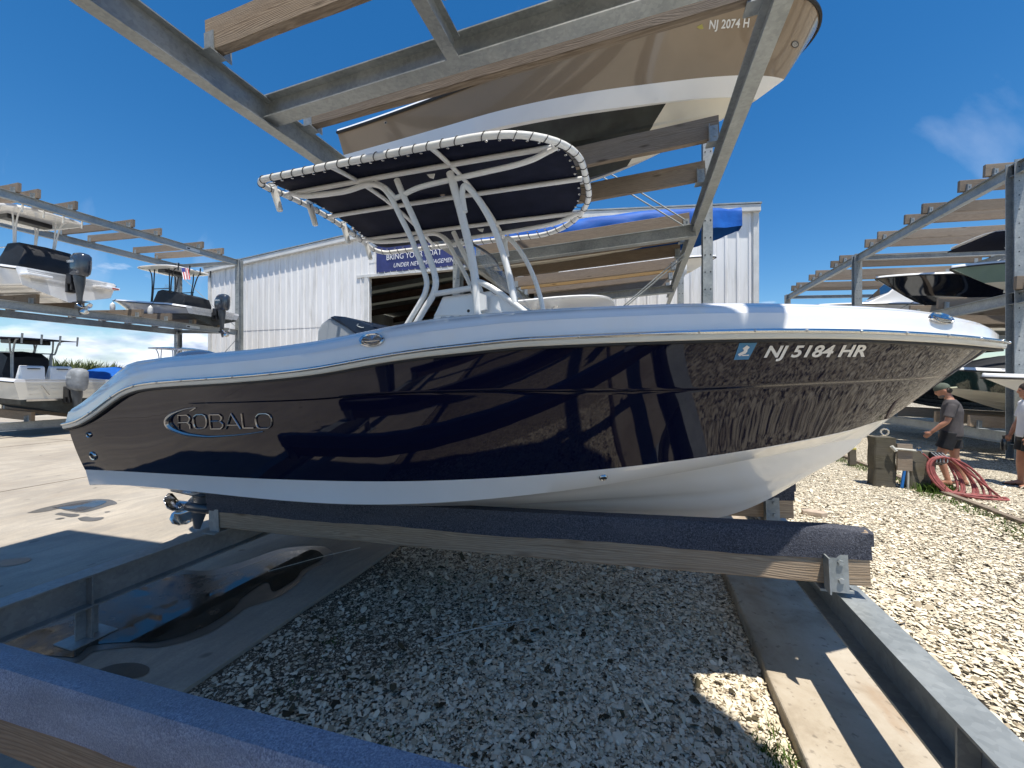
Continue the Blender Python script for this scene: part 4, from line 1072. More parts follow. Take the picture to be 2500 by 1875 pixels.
A_ = [xz(*p, ys0 - 0.012) for p in sp]
q = MB(); q.prism([(a_, ys0 - 0.012, z_) for a_, z_ in A_], (0, 0.984, 0)); cu_ = q.build('seat_cushion', 'seat_navy', lp, bevel=0.012)
q = MB(); ec = atY(*c2(755, 1213), ys0 - 0.016)
q.tube([ec + Vector((0.035*math.cos(a_), -0.0, 0.012*math.sin(a_) - 0.008*math.cos(a_))) for a_ in np.linspace(2.2, 5.6, 10)], 0.003, 5); q.build('stitched_emblem', 'label_white', cu_, True)
q = MB(); q.box((sx + 0.05, YC - 0.40, 1.29), (sx + 0.55, YC + 0.40, 1.76)); q.build('seat_base', 'gelcoat_white', lp)
for s in (-1, 1):
    q = MB(); q.tube([(sx + 0.1, YC + s*0.43, 1.3), (sx + 0.05, YC + s*0.43, 1.8)], 0.02, 8); q.build('seat_leg', 'powder_coat', lp, True)

# ---- T-top
tt_o = MB()
ZTOP = 3.315
XA, XF, YN_, YF_ = -2.84, -0.39, YC - 0.80, YC + 0.77
def ztop(x_, y_=None):
    y_ = YC if y_ is None else y_; w_ = (y_ - YC)/0.79
    return ZTOP - 0.045 - 0.045*w_ + 0.085*(1 - w_*w_) - 0.006*((x_ + 1.6)/1.2)**2
def perim(inset=0.0, n_=12):
    P = []; rf, ra = 0.62 - inset*0.6, 0.16 - inset*0.4
    a, f, y0, y1 = XA + inset, XF - inset, YN_ + inset, YF_ - inset
    for cx_, cy_, r_, t0 in ((f - rf, y0 + rf, rf, -90), (f - rf, y1 - rf, rf, 0), (a + ra, y1 - ra, ra, 90), (a + ra, y0 + ra, ra, 180)):
        for k in range(n_ + 1):
            t_ = R(t0 + 90*k/n_); x_ = cx_ + r_*math.cos(t_); yy_ = cy_ + r_*math.sin(t_); P.append(Vector((x_, yy_, ztop(x_, yy_))))
    return P
def dens_path(P, step):
    out = []
    for i in range(len(P)):
        a_, b_ = P[i], P[(i+1) % len(P)]; m_ = max(1, int((b_-a_).length/step))
        for k in range(m_):
            q_ = a_.lerp(b_, k/m_); out.append(Vector((q_.x, q_.y, ztop(q_.x, q_.y))))
    return out
frame = MB(); PR = dens_path(perim(), 0.12)
frame.tube(PR, 0.0235, 12, closed=True); top_o = frame.build('t_top_frame', 'powder_coat', boat, True)
cn = MB(); PI_ = dens_path(perim(0.062), 0.12); cen = Vector((-1.62, YC, 0)); 
rings = []
for k in (1.0, 0.75, 0.5, 0.25, 0.02):
    rings.append([Vector((cen.x + (p.x-cen.x)*k, cen.y + (p.y-cen.y)*k, ztop(cen.x + (p.x-cen.x)*k, cen.y + (p.y-cen.y)*k) + 0.022 + 0.012*(1-k))) for p in PI_])
cn.grid(rings, True); can = cn.build('canopy', 'canvas_navy', top_o, True)
so = can.modifiers.new('cloth', 'SOLIDIFY'); so.thickness = 0.004
lc = MB(); acc = 0; per = []
PD = dens_path(perim(), 0.02)
for i in range(len(PD)):
    acc += (PD[i]-PD[i-1]).length
    if acc > 0.097: acc = 0; per.append(i)
gm = MB()
for i in per:
    p = PD[i]; d = (PD[(i+1) % len(PD)]-PD[i-1]).normalized(); nrm = Vector((d.y, -d.x, 0)); up = Vector((0,0,1))
    lc.tube([p + (nrm*math.cos(a_) + up*math.sin(a_))*0.0262 + d*0.012*math.sin(a_) for a_ in np.linspace(0, 2*math.pi, 13)[:-1]], 0.0028, 5, closed=True)
    lc.tube([p - nrm*0.024 + up*0.01, p - nrm*0.075 + up*0.016], 0.0025, 4)
    gm.tube([p - nrm*0.078 + up*0.014 + (nrm*math.cos(a_) + d*math.sin(a_))*0.008 for a_ in np.linspace(0, 2*math.pi, 9)[:-1]], 0.003, 5, closed=True)
tag(lc.build('lacing', 'cord_black', top_o), kind='stuff'); tag(gm.build('grommets', 'stainless', top_o, True), kind='stuff')
def pipe(pts, r_=0.019, name='frame_tube', n_=5, parent=None):
    q = MB(); q.tube(smooth_path(pts, n_) if n_ else pts, r_, 10); return q.build(name, 'powder_coat', parent or top_o, True)
zt = lambda x_, y_=None: ztop(x_, y_)
for y_, d in ((YC - 0.49, 0.0), (YC, 0.0), (YC + 0.49, 0.0)):
    xe = XF - 0.03 if abs(y_ - YC) < .1 else XF - 0.14
    pipe([Vector((x_, y_, zt(x_, y_))) for x_ in np.linspace(XA + 0.01, xe, 9)], 0.019, n_=1)
for x_ in (-2.11, -1.31):
    pipe([Vector((x_, y_, zt(x_, y_) + 0.002)) for y_ in np.linspace(YN_, YF_, 11)], 0.017, n_=1)
LY = 2.66
def legp(lst, s):
    P = []
    for a, b in lst:
        p = atY(*c2(a, b), LY); P.append(p if s < 0 else Vector((p.x, 2*YC - p.y, p.z - 0.05*max(0.0, min(1.0, (p.z - 2.6)/0.7)))))
    return P
for s in (-1, 1):
    yy = YC + s*0.49
    def ext(P, z_=1.30):
        e = P[-1] + (P[-1]-P[-2]).normalized()*0.0; d = (P[-1]-P[-2]).normalized()
        return P + [P[-1] + d*((P[-1].z - z_)/max(-d.z, 0.3))]
    # aft pair: upper rail bends down into the first leg
    A1 = legp([(930,480),(985,590),(1040,700),(1085,810),(1118,900),(1134,965),(1122,1030),(1085,1100),(1030,1190)], s)
    up = [Vector((x_, yy, zt(x_, yy) - dz)) for x_, dz in ((XA + 0.10, 0.008), (XA + 0.24, 0.045), (XA + 0.6, 0.062))]
    st_ = A1[0]; mid = [Vector((st_.x - 0.22, yy, st_.z + 0.135)), Vector((st_.x - 0.09, yy, st_.z + 0.10))]
    pipe(up + mid + [st_] + ext(A1)[1:], 0.021)
    B1 = legp([(962,375),(1010,490),(1060,600),(1110,720),(1155,840),(1182,930),(1184,985),(1165,1045),(1125,1110),(1080,1187)], s)
    pipe(ext(B1), 0.024)
    C1 = legp([(1268,335),(1300,450),(1333,570),(1365,700),(1392,820),(1412,950),(1422,1060),(1428,1150)], s)
    pipe(ext(C1), 0.030)
    D1 = legp([(1352,560),(1338,470),(1345,415),(1372,420),(1430,490),(1490,590),(1535,690),(1572,800),(1605,920),(1636,1080)], s)
    pipe(D1, 0.022)
    pipe(legp([(1430,960),(1470,975),(1530,1010),(1600,1060),(1690,1128),(1740,1180)], s), 0.022)
    pipe(legp([(1182,1030),(1395,995)], s), 0.021, n_=0)
    # upper forward brace tubes
    f1 = legp([(958,478),(1000,460),(1100,415)], s)
    f1 += [Vector((x_, yy, zt(x_, yy) - d_)) for x_, d_ in ((-1.22, .105), (-1.0, .092), (-0.82, .080), (XF - 0.30, .060), (XF - 0.21, .030), (XF - 0.13, .002))]
    pipe(f1, 0.019)
    pipe(legp([(960,485),(900,420),(840,390)], s), 0.016)
    g_ = MB(); a_ = legp([(1135,345),(1180,340),(1172,368),(1150,362)], s); g_.prism([p + Vector((0, s*0.004, 0)) for p in a_], (0, -s*0.008, 0)); g_.build('gusset', 'powder_coat', top_o)
    # plate joining the legs to the console rail
    a_ = legp([(1440,1025),(1478,1040),(1478,1120),(1440,1130)], s); g_ = MB(); g_.prism([p + Vector((0, s*0.015, 0)) for p in a_], (0, -s*0.03, 0)); g_.build('leg_bracket', 'powder_coat', top_o)
# rod holders along the aft edge
for y_ in (YN_ + 0.20, YC - 0.22, YC + 0.22, YF_ - 0.20):
    q = MB(); a_ = Vector((XA - 0.012, y_, ztop(XA, y_) + 0.05)); b_ = a_ + Vector((0.045, 0.03, -0.20))
    d = (b_ - a_).normalized()
    q.tube([a_, a_ + d*0.02, b_], [0.034, 0.030, 0.024], 12); q.tube([b_, b_ + d*0.012], [0.024, 0.022], 12)
    q.build('rod_holder', 'powder_coat', top_o, True)

# ---- outboard at the transom
def outboard(parent, o, s=1.0, cowl='engine_grey', leg='engine_leg', prop='stainless', tilt=0.0, cover=None, fwd=1, label=None, steel=True):
    """o: point on the transom's top middle (local to parent frame); +x is towards the bow"""
    o = Vector(o); rot = Matrix.Rotation(tilt, 3, 'Y')
    def T(x_, y_, z_): return o + rot @ Vector((x_*s, y_*s, z_*s))
    secs = [(-0.02, 0.10, -0.32, 0.30, -0.15), (0.05, 0.165, -0.34, 0.34, -0.15), (0.22, 0.19, -0.36, 0.37, -0.16), (0.42, 0.195, -0.35, 0.36, -0.17), (0.58, 0.18, -0.30, 0.31, -0.18), (0.66, 0.14, -0.22, 0.22, -0.19), (0.695, 0.06, -0.10, 0.10, -0.20)]
    rg = []
    for z_, hw, xa_, xb2, xc_ in secs:
        cxx = -0.42; hl = (abs(xa_) + xb2)/2
        rg.append([T(cxx + 1.0*hl*(abs(math.cos(t_))**0.75)*math.copysign(1, math.cos(t_)) - (0.05 if z_ > .5 else 0), hw*(abs(math.sin(t_))**0.75)*math.copysign(1, math.sin(t_)), z_) for t_ in np.linspace(0, 2*math.pi, 29)[:-1]])
    q = MB(); q.loft(rg); c_ = q.build('outboard_motor', cover or cowl, parent, True, ang=60)
    q = MB()
    for lst, n_ in (([( -0.40, 0.02, .13, .19), (-0.42, -0.18, .125, .17), (-0.44, -0.40, .09, .14), (-0.44, -0.62, .055, .12), (-0.44, -0.84, .040, .11)], 16),):
        q.loft([[T(x_ + b_*math.cos(t_), a_*math.sin(t_), z_) for t_ in np.linspace(0, 2*math.pi, n_ + 1)[:-1]] for x_, z_, a_, b_ in lst[::-1]])
    q.prism([T(-0.30, -0.006, -0.83), T(-0.74, -0.006, -0.80), T(-0.74, 0.006, -0.785), T(-0.30, 0.006, -0.815)], T(0,0,0)*0 + (T(0,0.10,0)-T(0,0,0)))
    q.prism([T(-0.30, 0.006, -0.83), T(-0.74, 0.006, -0.80), T(-0.74, -0.006, -0.785), T(-0.30, -0.006, -0.815)], (T(0,-0.10,0)-T(0,0,0)))
    q.tube([T(-0.24, 0, -0.97), T(-0.32, 0, -0.97), T(-0.50, 0, -0.97), T(-0.62, 0, -0.97)], [0.012*s, 0.055*s, 0.062*s, 0.050*s], 12)
    q.loft([[T(x_ + b_*math.cos(t_), a_*math.sin(t_), z_) for t_ in np.linspace(0, 2*math.pi, 13)[:-1]] for x_, z_, a_, b_ in ((-0.50, -1.20, .006, .05), (-0.47, -1.03, .018, .11), (-0.44, -0.84, .035, .12))])
    q.build('drive_leg', leg, c_, True)
    q = MB(); q.obox(T(-0.13, 0, -0.10), (0.12*s, 0.13*s, 0.16*s), rot); q.obox(T(-0.20, 0, -0.32), (0.05*s, 0.10*s, 0.12*s), rot); q.build('mount_bracket', 'plastic_black', c_, bevel=0.015)
    q = MB(); q.tube([T(-0.61, 0, -0.97), T(-0.80, 0, -0.97)], [0.050*s, 0.045*s], 12)
    hub = T(-0.70, 0, -0.97)
    for k in range(3):
        ph = k*2.094 + 0.5; rws = []
        for r_, ch, tw in ((0.045, .055, 1.0), (0.10, .105, .85), (0.155, .12, .7), (0.195, .092, .6), (0.212, .03, .55)):
            row = []
            for u in np.linspace(-1, 1, 7):
                a2 = ph + u*ch/r_*math.cos(tw)*1.0; row.append(hub + rot @ Vector((u*ch*math.sin(tw)*s - 0.02*s*(1-u*u), r_*math.cos(a2)*s, r_*math.sin(a2)*s)))
            rws.append(row)
        q.grid(rws)
    pr_ = q.build('propeller', prop, c_, True); so_ = pr_.modifiers.new('blade', 'SOLIDIFY'); so_.thickness = 0.006
    return c_
eng = outboard(boat, (X0 + 0.27, YC, 1.40), 1.02, 'cowl_blue', 'engine_leg', 'stainless')
q = MB(); q.box((X0 - 0.03, YC - 0.30, 0.78), (X0 + 0.27, YC + 0.30, 1.30)); q.build('engine_bracket', 'gelcoat_white', boat, bevel=0.03)
# ------------------------------------------------------------------ the other boats
def sub(parent, mb, name, mat, smooth=True, bevel=0, ang=38): return mb.build(name, mat, parent, smooth, bevel, ang)
class GB:
    """a planing hull in its own frame: x from transom to bow, z from the keel"""
    def __init__(s, name, label, loc, rz, pitch, L, B, fs, fb, side='gelcoat_white', band='gelcoat_white', bottom='gelcoat_white', fore=None, cap='gelcoat_white', paint_t=0.6, group=None, drop=0.0, deck=True, rail='rubber', cat='boat', boot=0.42, ends=(.88, .83, .74), full=(2.3, .74)):
        s.L, s.B, s.fs, s.fb = L, B, fs, fb
        r_ = s.root = thing(name, label, cat, loc, (0, -pitch, rz), group, world=False)
        N_ = 46; t = np.linspace(0, 1, N_+1); g_ = 1 - (1-t)**1.8
        def pl(x, b, x0, xe, p, q): 
            u = np.clip((x - x0)/(xe - x0), 0, 1); return b*np.power(np.clip(1 - u**p, 0, 1), q)*(1 - 0.05*np.clip(1 - x/(0.35*L), 0, 1))
        def bl(z, x, xe, ze, w_): k = np.clip((x - (xe-w_))/w_, 0, 1)**2; return z*(1-k) + ze*k
        xR = g_*L; hR = pl(xR, B/2, .42*L, L, *full); zR_ = fs + (fb-fs)*(xR/L)**1.6 - drop*np.clip(1 - xR/(0.17*L), 0, 1)**1.0
        xe = ends[0]*L; xB_ = g_*xe; hB = pl(xB_, .90*B/2, .34*L, xe, 2.0, .86); zb0 = boot*fs; zB_ = bl(zb0 + (0.55*fb - zb0)*(xB_/xe)**2.4, xB_, xe, .60*fb, .3*L)
        xe = ends[1]*L; xC = g_*xe; hC = pl(xC, .87*B/2, .32*L, xe, 1.9, .9); z0 = 0.30*B/2*0.9; zC_ = bl(z0 + (0.42*fb - z0)*(xC/xe)**2.6, xC, xe, .46*fb, .3*L)
        zC_ = np.minimum(zC_, zB_ - 0.02)
        xe = ends[2]*L; xK = g_*xe; zK_ = 0.28*fb*np.clip((xK/xe - .62)/.38, 0, 1)**2.2
        s.xR, s.hR, s.zR = xR, hR, zR_
        fl = 0.22*sst(t, .35, .85)*hR
        def sp(i, v_, sg):
            h_ = hR[i]*(1-v_) + hB[i]*v_ - fl[i]*2*v_*(1-v_)
            return Vector((xR[i]*(1-v_) + xB_[i]*v_, sg*max(h_, 0), zR_[i]*(1-v_) + zB_[i]*v_))
        VV = np.linspace(0, 1, 9)
        h = MB(); nr = [[sp(i, v_, -1) for v_ in VV] for i in range(N_+1)]; fr = [[sp(i, v_, 1) for v_ in VV] for i in range(N_+1)]
        h.grid(nr); h.grid(fr, flip=True); h.grid([nr[0], fr[0]]); s.hull = sub(r_, h, 'hull', side, ang=30)
        bd = MB()
        for sg, f_ in ((-1, False), (1, True)):
            bd.grid([[Vector((xB_[i], sg*hB[i], zB_[i])), Vector((xC[i], sg*hC[i], zC_[i])), Vector((xC[i], sg*hC[i]*.93, zC_[i] + .006))] for i in range(N_+1)], flip=f_)
        bd.add([(0, -hB[0], zB_[0]), (0, hB[0], zB_[0]), (0, hC[0], zC_[0]), (0, -hC[0], zC_[0])], [(0,1,2,3)])
        s.band = sub(r_, bd, 'chine_band', band, ang=25)
        ip = int(paint_t*N_)
        def bp(i, u, sg):
            st_ = -0.015*(1 if abs(u - .33) < .02 or abs(u - .66) < .02 else 0)
            return Vector((xC[i]*(1-u) + xK[i]*u, sg*hC[i]*.93*(1-u), (zC_[i]+.006)*(1-u) + zK_[i]*u + st_*min(1, hC[i]*2)))
        UU = [0, .15, .30, .33, .45, .6, .63, .66, .8, 1.0]
        for a, b, mt, nm in ((0, ip, bottom, 'hull_bottom'), (ip, N_, fore or band, 'forefoot')):
            q = MB()
            for sg, f_ in ((-1, False), (1, True)): q.grid([[bp(i, u, sg) for u in UU] for i in range(a, b+1)], flip=f_)
            if a == 0: q.add([(0, -hC[0], zC_[0]), (0, hC[0], zC_[0]), (0, 0, zK_[0])], [(0,1,2)])
            o = sub(r_, q, nm, mt, ang=22)
        # cap, inner liner and sole
        cp = MB(); fl_ = MB()
        def row(i, sg):
            k = min(1, hR[i]/.25); hi = max(hR[i] - .05, 0); hn = max(hR[i] - .22, 0)
            zf = min(max(.50*fs, zR_[i] - .55), zR_[i]) ; zf = zf + (zR_[i] + .05 - zf)*sst(xR[i]/L, .55, .85)
            vq = min(1, max(0, (zR_[i] - zf)/max(zR_[i] - zB_[i], .05))); hq = min(hn - .02, abs(sp(i, vq, 1).y) - .07, .8*hB[i])
            return [Vector((xR[i], sg*(hR[i] + .012*k), zR_[i])), Vector((xR[i], sg*hR[i], zR_[i] + .05)), Vector((xR[i], sg*hi, zR_[i] + .085)), Vector((min(xR[i], L - .05), sg*hn, zR_[i] + .09)), Vector((min(xR[i], L - .06), sg*max(hq, 0), zf))]
        for sg, f_ in ((-1, True), (1, False)): cp.grid([row(i, sg) for i in range(N_+1)], flip=f_)
        cp.grid([row(0, -1), row(0, 1)])
        s.cap = sub(r_, cp, 'gunwale', cap, ang=50)
        fl_.grid([[row(i, -1)[-1], row(i, 1)[-1]] for i in range(N_+1)]); sub(r_, fl_, 'cockpit_floor', 'deck_white', False)
        lp_ = [Vector((xR[i], -hR[i], zR_[i])) for i in range(N_+1)] + [Vector((xR[i], hR[i], zR_[i])) for i in range(N_-1, -1, -1)]
        q = MB(); q.tube([p + Vector((0, math.copysign(.012, p.y) if abs(p.y) > .02 else 0, -.005)) for p in lp_], .022, 6); sub(r_, q, 'rub_rail', rail)
        s.loop = lp_; s.N = N_
    def rail_at(s, x): return float(np.interp(x, s.xR, s.hR)), float(np.interp(x, s.xR, s.zR))
    def motor(s, z=None, cover=None, cowl='engine_grey', scale=1.0, lab=None):
        c_ = outboard(s.root, (-0.06, 0, z if z else s.fs - .12), scale, cowl, 'engine_leg', 'stainless', cover=cover)
        q = MB(); q.box((-.10, -.11, .35*s.fs), (.02, .11, s.fs - .14)); sub(s.root, q, 'engine_bracket', 'plastic_black', False, .02)
        if lab:
            vs, fs = text_polys(lab, .02, 0); w1 = max(v_[0] for v_ in vs); z0 = (z if z else s.fs - .12) + .36*scale
            for sg in (-1, 1):
                q = MB(); q.add([(-0.42*scale + sg*(v_[0]/w1 - .5)*.34*scale, -sg*.203*scale, z0 + v_[1]*.11*scale) for v_ in vs], fs); q.build('engine_lettering', 'label_white', c_, fix=False)
        return c_
    def console(s, x0, x1, hw=.42, z0=None, z1=None, cover=None, mat='gelcoat_white'):
        z0 = z0 or .5*s.fs; z1 = z1 or s.fs + .62
        q = MB(); q.prism([(x0, -hw, z0), (x0 + .05, -hw, z1), (x0 + .45, -hw, z1 + .03), (x1 - .05, -hw, z1 - .35), (x1, -hw, z0)], (0, 2*hw, 0)); c_ = sub(s.root, q, 'console', mat, False, .03)
        q = MB(); q.grid([[(x0 + .42 - .16*u - .12*(w_/hw)**2, w_, z1 + .02 + .38*u) for w_ in np.linspace(-hw*.9, hw*.9, 9)] for u in (0, .5, 1)]); q.build('windscreen', 'glass_clear', c_, True)
        if cover:
            q = MB(); rg = []
            for x, w_, zt in ((x0 - .55, hw + .04, z1 - .30), (x0 - .40, hw + .10, z1 - .08), (x0 - .1, hw + .10, z1 + .05), (x0 + .3, hw + .08, z1 + .10), (x0 + .62, hw + .05, z1 - .06), (x0 + .78, hw, z1 - .34)):
                rg.append([Vector((x + .02*math.sin(k*2.1), w_*y, z)) for k, (y, z) in enumerate(((-1, z0 + .1), (-1.04, z1 - .5), (-.95, zt - .05), (-.6, zt), (0, zt + .02), (.6, zt), (.95, zt - .05), (1.04, z1 - .5), (1, z0 + .1)))])
            q.loft(rg); sub(s.root, q, 'console_cover', cover, True)
    def ttop(s, x0, x1, z, hw=.85, frame='powder_coat', top='gelcoat_white', fx=None, rods=4, under=None, thick=.07, camber=.05):
        q = MB(); rg = []; n_ = 40
        def outl(k, inset): 
            a = 2*math.pi*k/n_; c_, s_ = math.cos(a), math.sin(a); e = 0.45
            return (x0+x1)/2 + (abs(c_)**e)*math.copysign((x1-x0)/2 - inset, c_), (abs(s_)**e)*math.copysign(hw - inset, s_)
        for inset, dz in ((.10, 0), (.01, .012), (0, .03), (.02, thick*.8), (.12, thick), (.5, thick + camber)):
            rg.append([Vector((*outl(k, inset), z + dz - .02*((outl(k, inset)[0]-(x0+x1)/2)/(x1-x0)*2)**2)) for k in range(n_)])
        q.loft(rg); t_ = sub(s.root, q, 't_top', top, True, ang=50)
        if under:
            q = MB(); q.box(((x0+x1)/2 - .25, -hw*.55, z - .16), ((x0+x1)/2 + .25, hw*.55, z - .004)); q.build('overhead_box', under, t_, bevel=.03)
        xa, xb2 = fx
        for sg in (-1, 1):
            for P in ([(xa + .0, sg*.46, .55*s.fs), (xa + .05, sg*.46, s.fs + .75), (xa - .05, sg*.50, z - .45), (xa - .22, sg*.52, z - .08), (xa - .45, sg*.54, z)],
                      [(xa + .09, sg*.46, .55*s.fs), (xa + .14, sg*.46, s.fs + .75), (xa + .10, sg*.50, z - .40), (xa + .12, sg*.52, z)],
                      [(xb2 + .22, sg*.46, .55*s.fs), (xb2 + .10, sg*.46, s.fs + .75), (xb2 - .02, sg*.50, z)],
                      [(xb2 + .30, sg*.46, .55*s.fs), (xb2 + .18, sg*.46, s.fs + .75), (xb2 + .16, sg*.50, z - .3), (xb2 + .32, sg*.52, z)]):
                q = MB(); q.tube(smooth_path(P, 5), .024, 8); q.build('frame_tube', frame, t_, True)
            q = MB(); q.tube([(xa, sg*.47, s.fs + .9), (xb2 + .1, sg*.47, s.fs + .9)], .02, 8); q.build('frame_tube', frame, t_, True)
        for k in range(rods):
            y_ = -hw*.72 + k*2*hw*.72/max(rods-1, 1); q = MB(); q.tube([(x0 - .02, y_, z - .16), (x0 - .05, y_, z + .16)], [.022, .028], 10); q.build('rod_holder', frame if frame != 'powder_coat' else 'plastic_white', t_, True)
        return t_
    def fender(s, x, sg):
        h_, z_ = s.rail_at(x); q = MB(); y_ = sg*(h_ + .10)
        q.tube([(x, y_, z_ - .08), (x, y_, z_ - .12), (x, y_, z_ - .17), (x, y_, z_ - .30), (x, y_, z_ - .52), (x, y_, z_ - .59), (x, y_, z_ - .62)], [.02, .03, .085, .10, .085, .03, .015], 12)
        f_ = sub(s.root, q, 'fender', 'plastic_white', True); q = MB(); q.tube([(x, y_, z_ - .08), (x, sg*(h_ - .02), z_ + .09)], .008, 5); q.build('fender_rope', 'cord_black', f_)
    def tarp(s, ridge=.35, hang=.25, seed=1, xr=(0, 1), mat='tarp_blue', over=.06, ridge_fn=None):
        r_ = random.Random(seed); q = MB(); rows = []; n_ = 90
        for i in range(n_+1):
            x = s.L*(xr[0] + (xr[1]-xr[0])*i/n_); xx = min(x, s.L*.985); h_, z_ = s.rail_at(xx); row = []
            rz_ = ridge*(ridge_fn(i/n_) if ridge_fn else 1)
            for k, u in enumerate(np.linspace(-1, 1, 25)):
                a = abs(u); sgn_ = math.copysign(1, u) if a > 1e-6 else 0
                if a <= .72: y_ = sgn_*(h_ + over)*(a/.72); zz = z_ + .11 + rz_*(1 - (a/.72)**1.5) 
                else:
                    f_ = (a - .72)/.28; y_ = sgn_*(h_ + over + .02*f_ + .03*f_*math.sin(i*.45 + k*.5 + seed)); zz = z_ + .09 - (hang*(1 + .16*math.sin(i*.16 + seed) + .03*math.sin(i*.9)))*f_
                zz += .012*math.sin(i*.35 + k*.6 + seed)*(1 if a < .72 else .3)
                xo = (.10 if x > s.L*.97 else 0)*(1 - a*.3)
                row.append(Vector((x + xo, y_, zz)))
            rows.append(row)
        q.grid(rows)
        for r2 in (rows[0], rows[-1]):
            q.add([tuple(p) for p in r2], [tuple(range(len(r2)))])
        return sub(s.root, q, 'tarp', mat, True, ang=70)
    def vents(s, pts): pass
PI = math.pi
def kz(X): return up_bot(X) + .298 - .19
# tan boat on the upper bunks
tan = GB('motor_boat', 'tan-hulled boat with white chine and black bottom overhead on the upper bunks', (-4.30, 6.22, kz(-4.30)), 0, ANG, 6.58, 2.55, .80, 1.36, side='gelcoat_tan', band='gelcoat_white', bottom='bottom_paint', fore='gelcoat_cream', paint_t=.60, rail='rubber', boot=.66, ends=(.94, .89, .79), full=(3.8, .56))
te = tan.motor(.74, cowl='engine_grey', scale=.85)
q = MB()
for k in range(5):
    q.tube([(-.56 - .02*k, -.172 + .002*k, .80 + .045*k), (-.42, -.176, .82 + .045*k), (-.24, -.172, .85 + .045*k)], .007, 5)
q.build('engine_stripe', 'wrap_print', te, True)
q = MB(); q.box((-.20, .35 - .9, .22), (-.02, .75 - .9, .23)); q.build('trim_tab', 'stainless', tan.root)
tan.console(2.0, 3.0)
bpy.context.view_layer.update()
def bvh_w(o): return BVHTree.FromPolygons([o.matrix_world @ v_.co for v_ in o.data.vertices], [tuple(p.vertices) for p in o.data.polygons])
def mark(o, bv, pxs, faces, name, mat, lift=.006):
    inv = o.matrix_world.inverted(); vs = []
    for px, py in pxs:
        d = rayd(px, py).normalized(); h = None; k = 0
        while True:
            h = bv.ray_cast(Vector((0, 0, EYE)), rayd(px, py + k).normalized())
            if h[0] is not None or k > 80: break
            k += 2
        if h[0] is None: h = (o.matrix_world @ Vector((1, 0, .5)), Vector((0, 0, 1)))
        n_ = h[1] if h[1].dot(d) < 0 else -h[1]; vs.append(inv @ (h[0] + n_*lift))
    q = MB(); q.add(vs, faces); return q.build(name, mat, o, fix=False)
bt = bvh_w(tan.hull)
vs, fs = text_polys('NJ 2074 H', .024, .18, 1.05); w1 = max(v_[0] for v_ in vs)
mark(tan.hull, bt, [(1729 + v_[0]/w1*101, 70.5 - v_[0]/w1*5 - v_[1]/.69*21) for v_ in vs], fs, 'registration_number', 'paint_white')
mark(tan.hull, bt, [(1700, 66), (1714, 58), (1717, 70), (1708, 71)], [(0,1,2,3)], 'registration_sticker', 'sticker_yellow')
for cx, cy, r_ in ((1940, 108, 9), (942, 300, 3.5)):
    n_ = 18; ring = [(cx + r_*math.cos(2*PI*k/n_), cy + r_*math.sin(2*PI*k/n_)) for k in range(n_)]; ins = [(cx + .8*r_*math.cos(2*PI*k/n_), cy + .8*r_*math.sin(2*PI*k/n_)) for k in range(n_)]
    o = mark(tan.hull, bt, ring + ins, [(k, (k+1) % n_, n_ + (k+1) % n_, n_ + k) for k in range(n_)], 'fitting_ring', 'rubber' if r_ > 5 else 'stainless', .008)
    mark(tan.hull, bt, ins, [tuple(range(n_))], 'fitting_lens', 'chrome_dark' if r_ > 5 else 'rubber', .007)
# boat stored above the photographer (its shadow falls on the shells and the navy boat)
sh = GB('motor_boat', 'white boat on the upper bunks above the near carpeted bunk, shading the navy boat', (-5.45, 0.34, kz(-5.45)), 0, ANG, 7.25, 2.68, .85, 1.25, bottom='bottom_paint', fore='gelcoat_cream', full=(3.6, .60))
sh.motor(.64); sh.console(1.8, 2.8)
# skiff under the blue tarp on the upper bunks
sk = GB('skiff', 'skiff under a bright blue tarp on the upper bunks in front of the shed', (-3.9, 10.1, kz(-3.9) + .03), 0, ANG, 6.0, 1.85, .40, .42, side='gelcoat_cream', band='gelcoat_cream', bottom='gelcoat_cream', paint_t=.5)
sk.tarp(.24, .40, 2, (.0, 1.0), ridge_fn=lambda u: .3 + 1.1*math.sin(PI*min(1, .05 + u*1.05))**.8)
# white boat farther along the upper level, fender at the bow
wb = GB('motor_boat', 'white boat with a fender at its bow beyond the blue-tarped skiff', (-3.6, 14.9, kz(-3.6) - .02), 0, ANG, 6.1, 2.2, .55, .92, side='gelcoat_white', band='gelcoat_cream', bottom='gelcoat_cream')
wb.fender(5.0, -1)
# boat on the lower bunks behind the navy one: only its hardtop shows
lb = GB('motor_boat', 'boat behind the navy boat showing only its white hardtop edge', (-4.35, 6.22, bunk_top(-4.35) - .18), 0, ANG, 5.9, 2.3, .75, 1.0)
lb.console(1.9, 2.8); lb.ttop(1.5, 4.12, 2.15, .95, fx=(2.0, 3.0), rods=0, thick=.06)
# ---- left rack: sterns towards the yard
LA = math.atan(SLOPE)
b1 = GB('motor_boat', 'large white boat with hardtop and dark outboard at the far left of the middle level', (-17.9, 8.3, 4.36), PI, LA, 6.9, 2.55, .92, 1.3, side='gelcoat_white', drop=.12)
b1.motor(.86, scale=1.06, lab='YAMAHA'); b1.console(2.3, 3.3, z1=1.62); b1.ttop(1.0, 4.0, 2.92, 1.0, fx=(1.9, 3.0), rods=4, under='plastic_black', thick=.12)
q = MB(); rg = []
for x, zt in ((.95, 1.15), (1.05, 1.60), (1.35, 1.86), (2.0, 1.86), (2.3, 1.55), (2.45, 1.1)):
    rg.append([Vector((x, y, z)) for y, z in ((-.72, .7), (-.75, 1.1), (-.62, zt), (0, zt + .03), (.62, zt), (.75, 1.1), (.72, .7))])
q.loft(rg); sub(b1.root, q, 'seat_cover', 'cover_black', True)
b1.fender(1.0, 1)
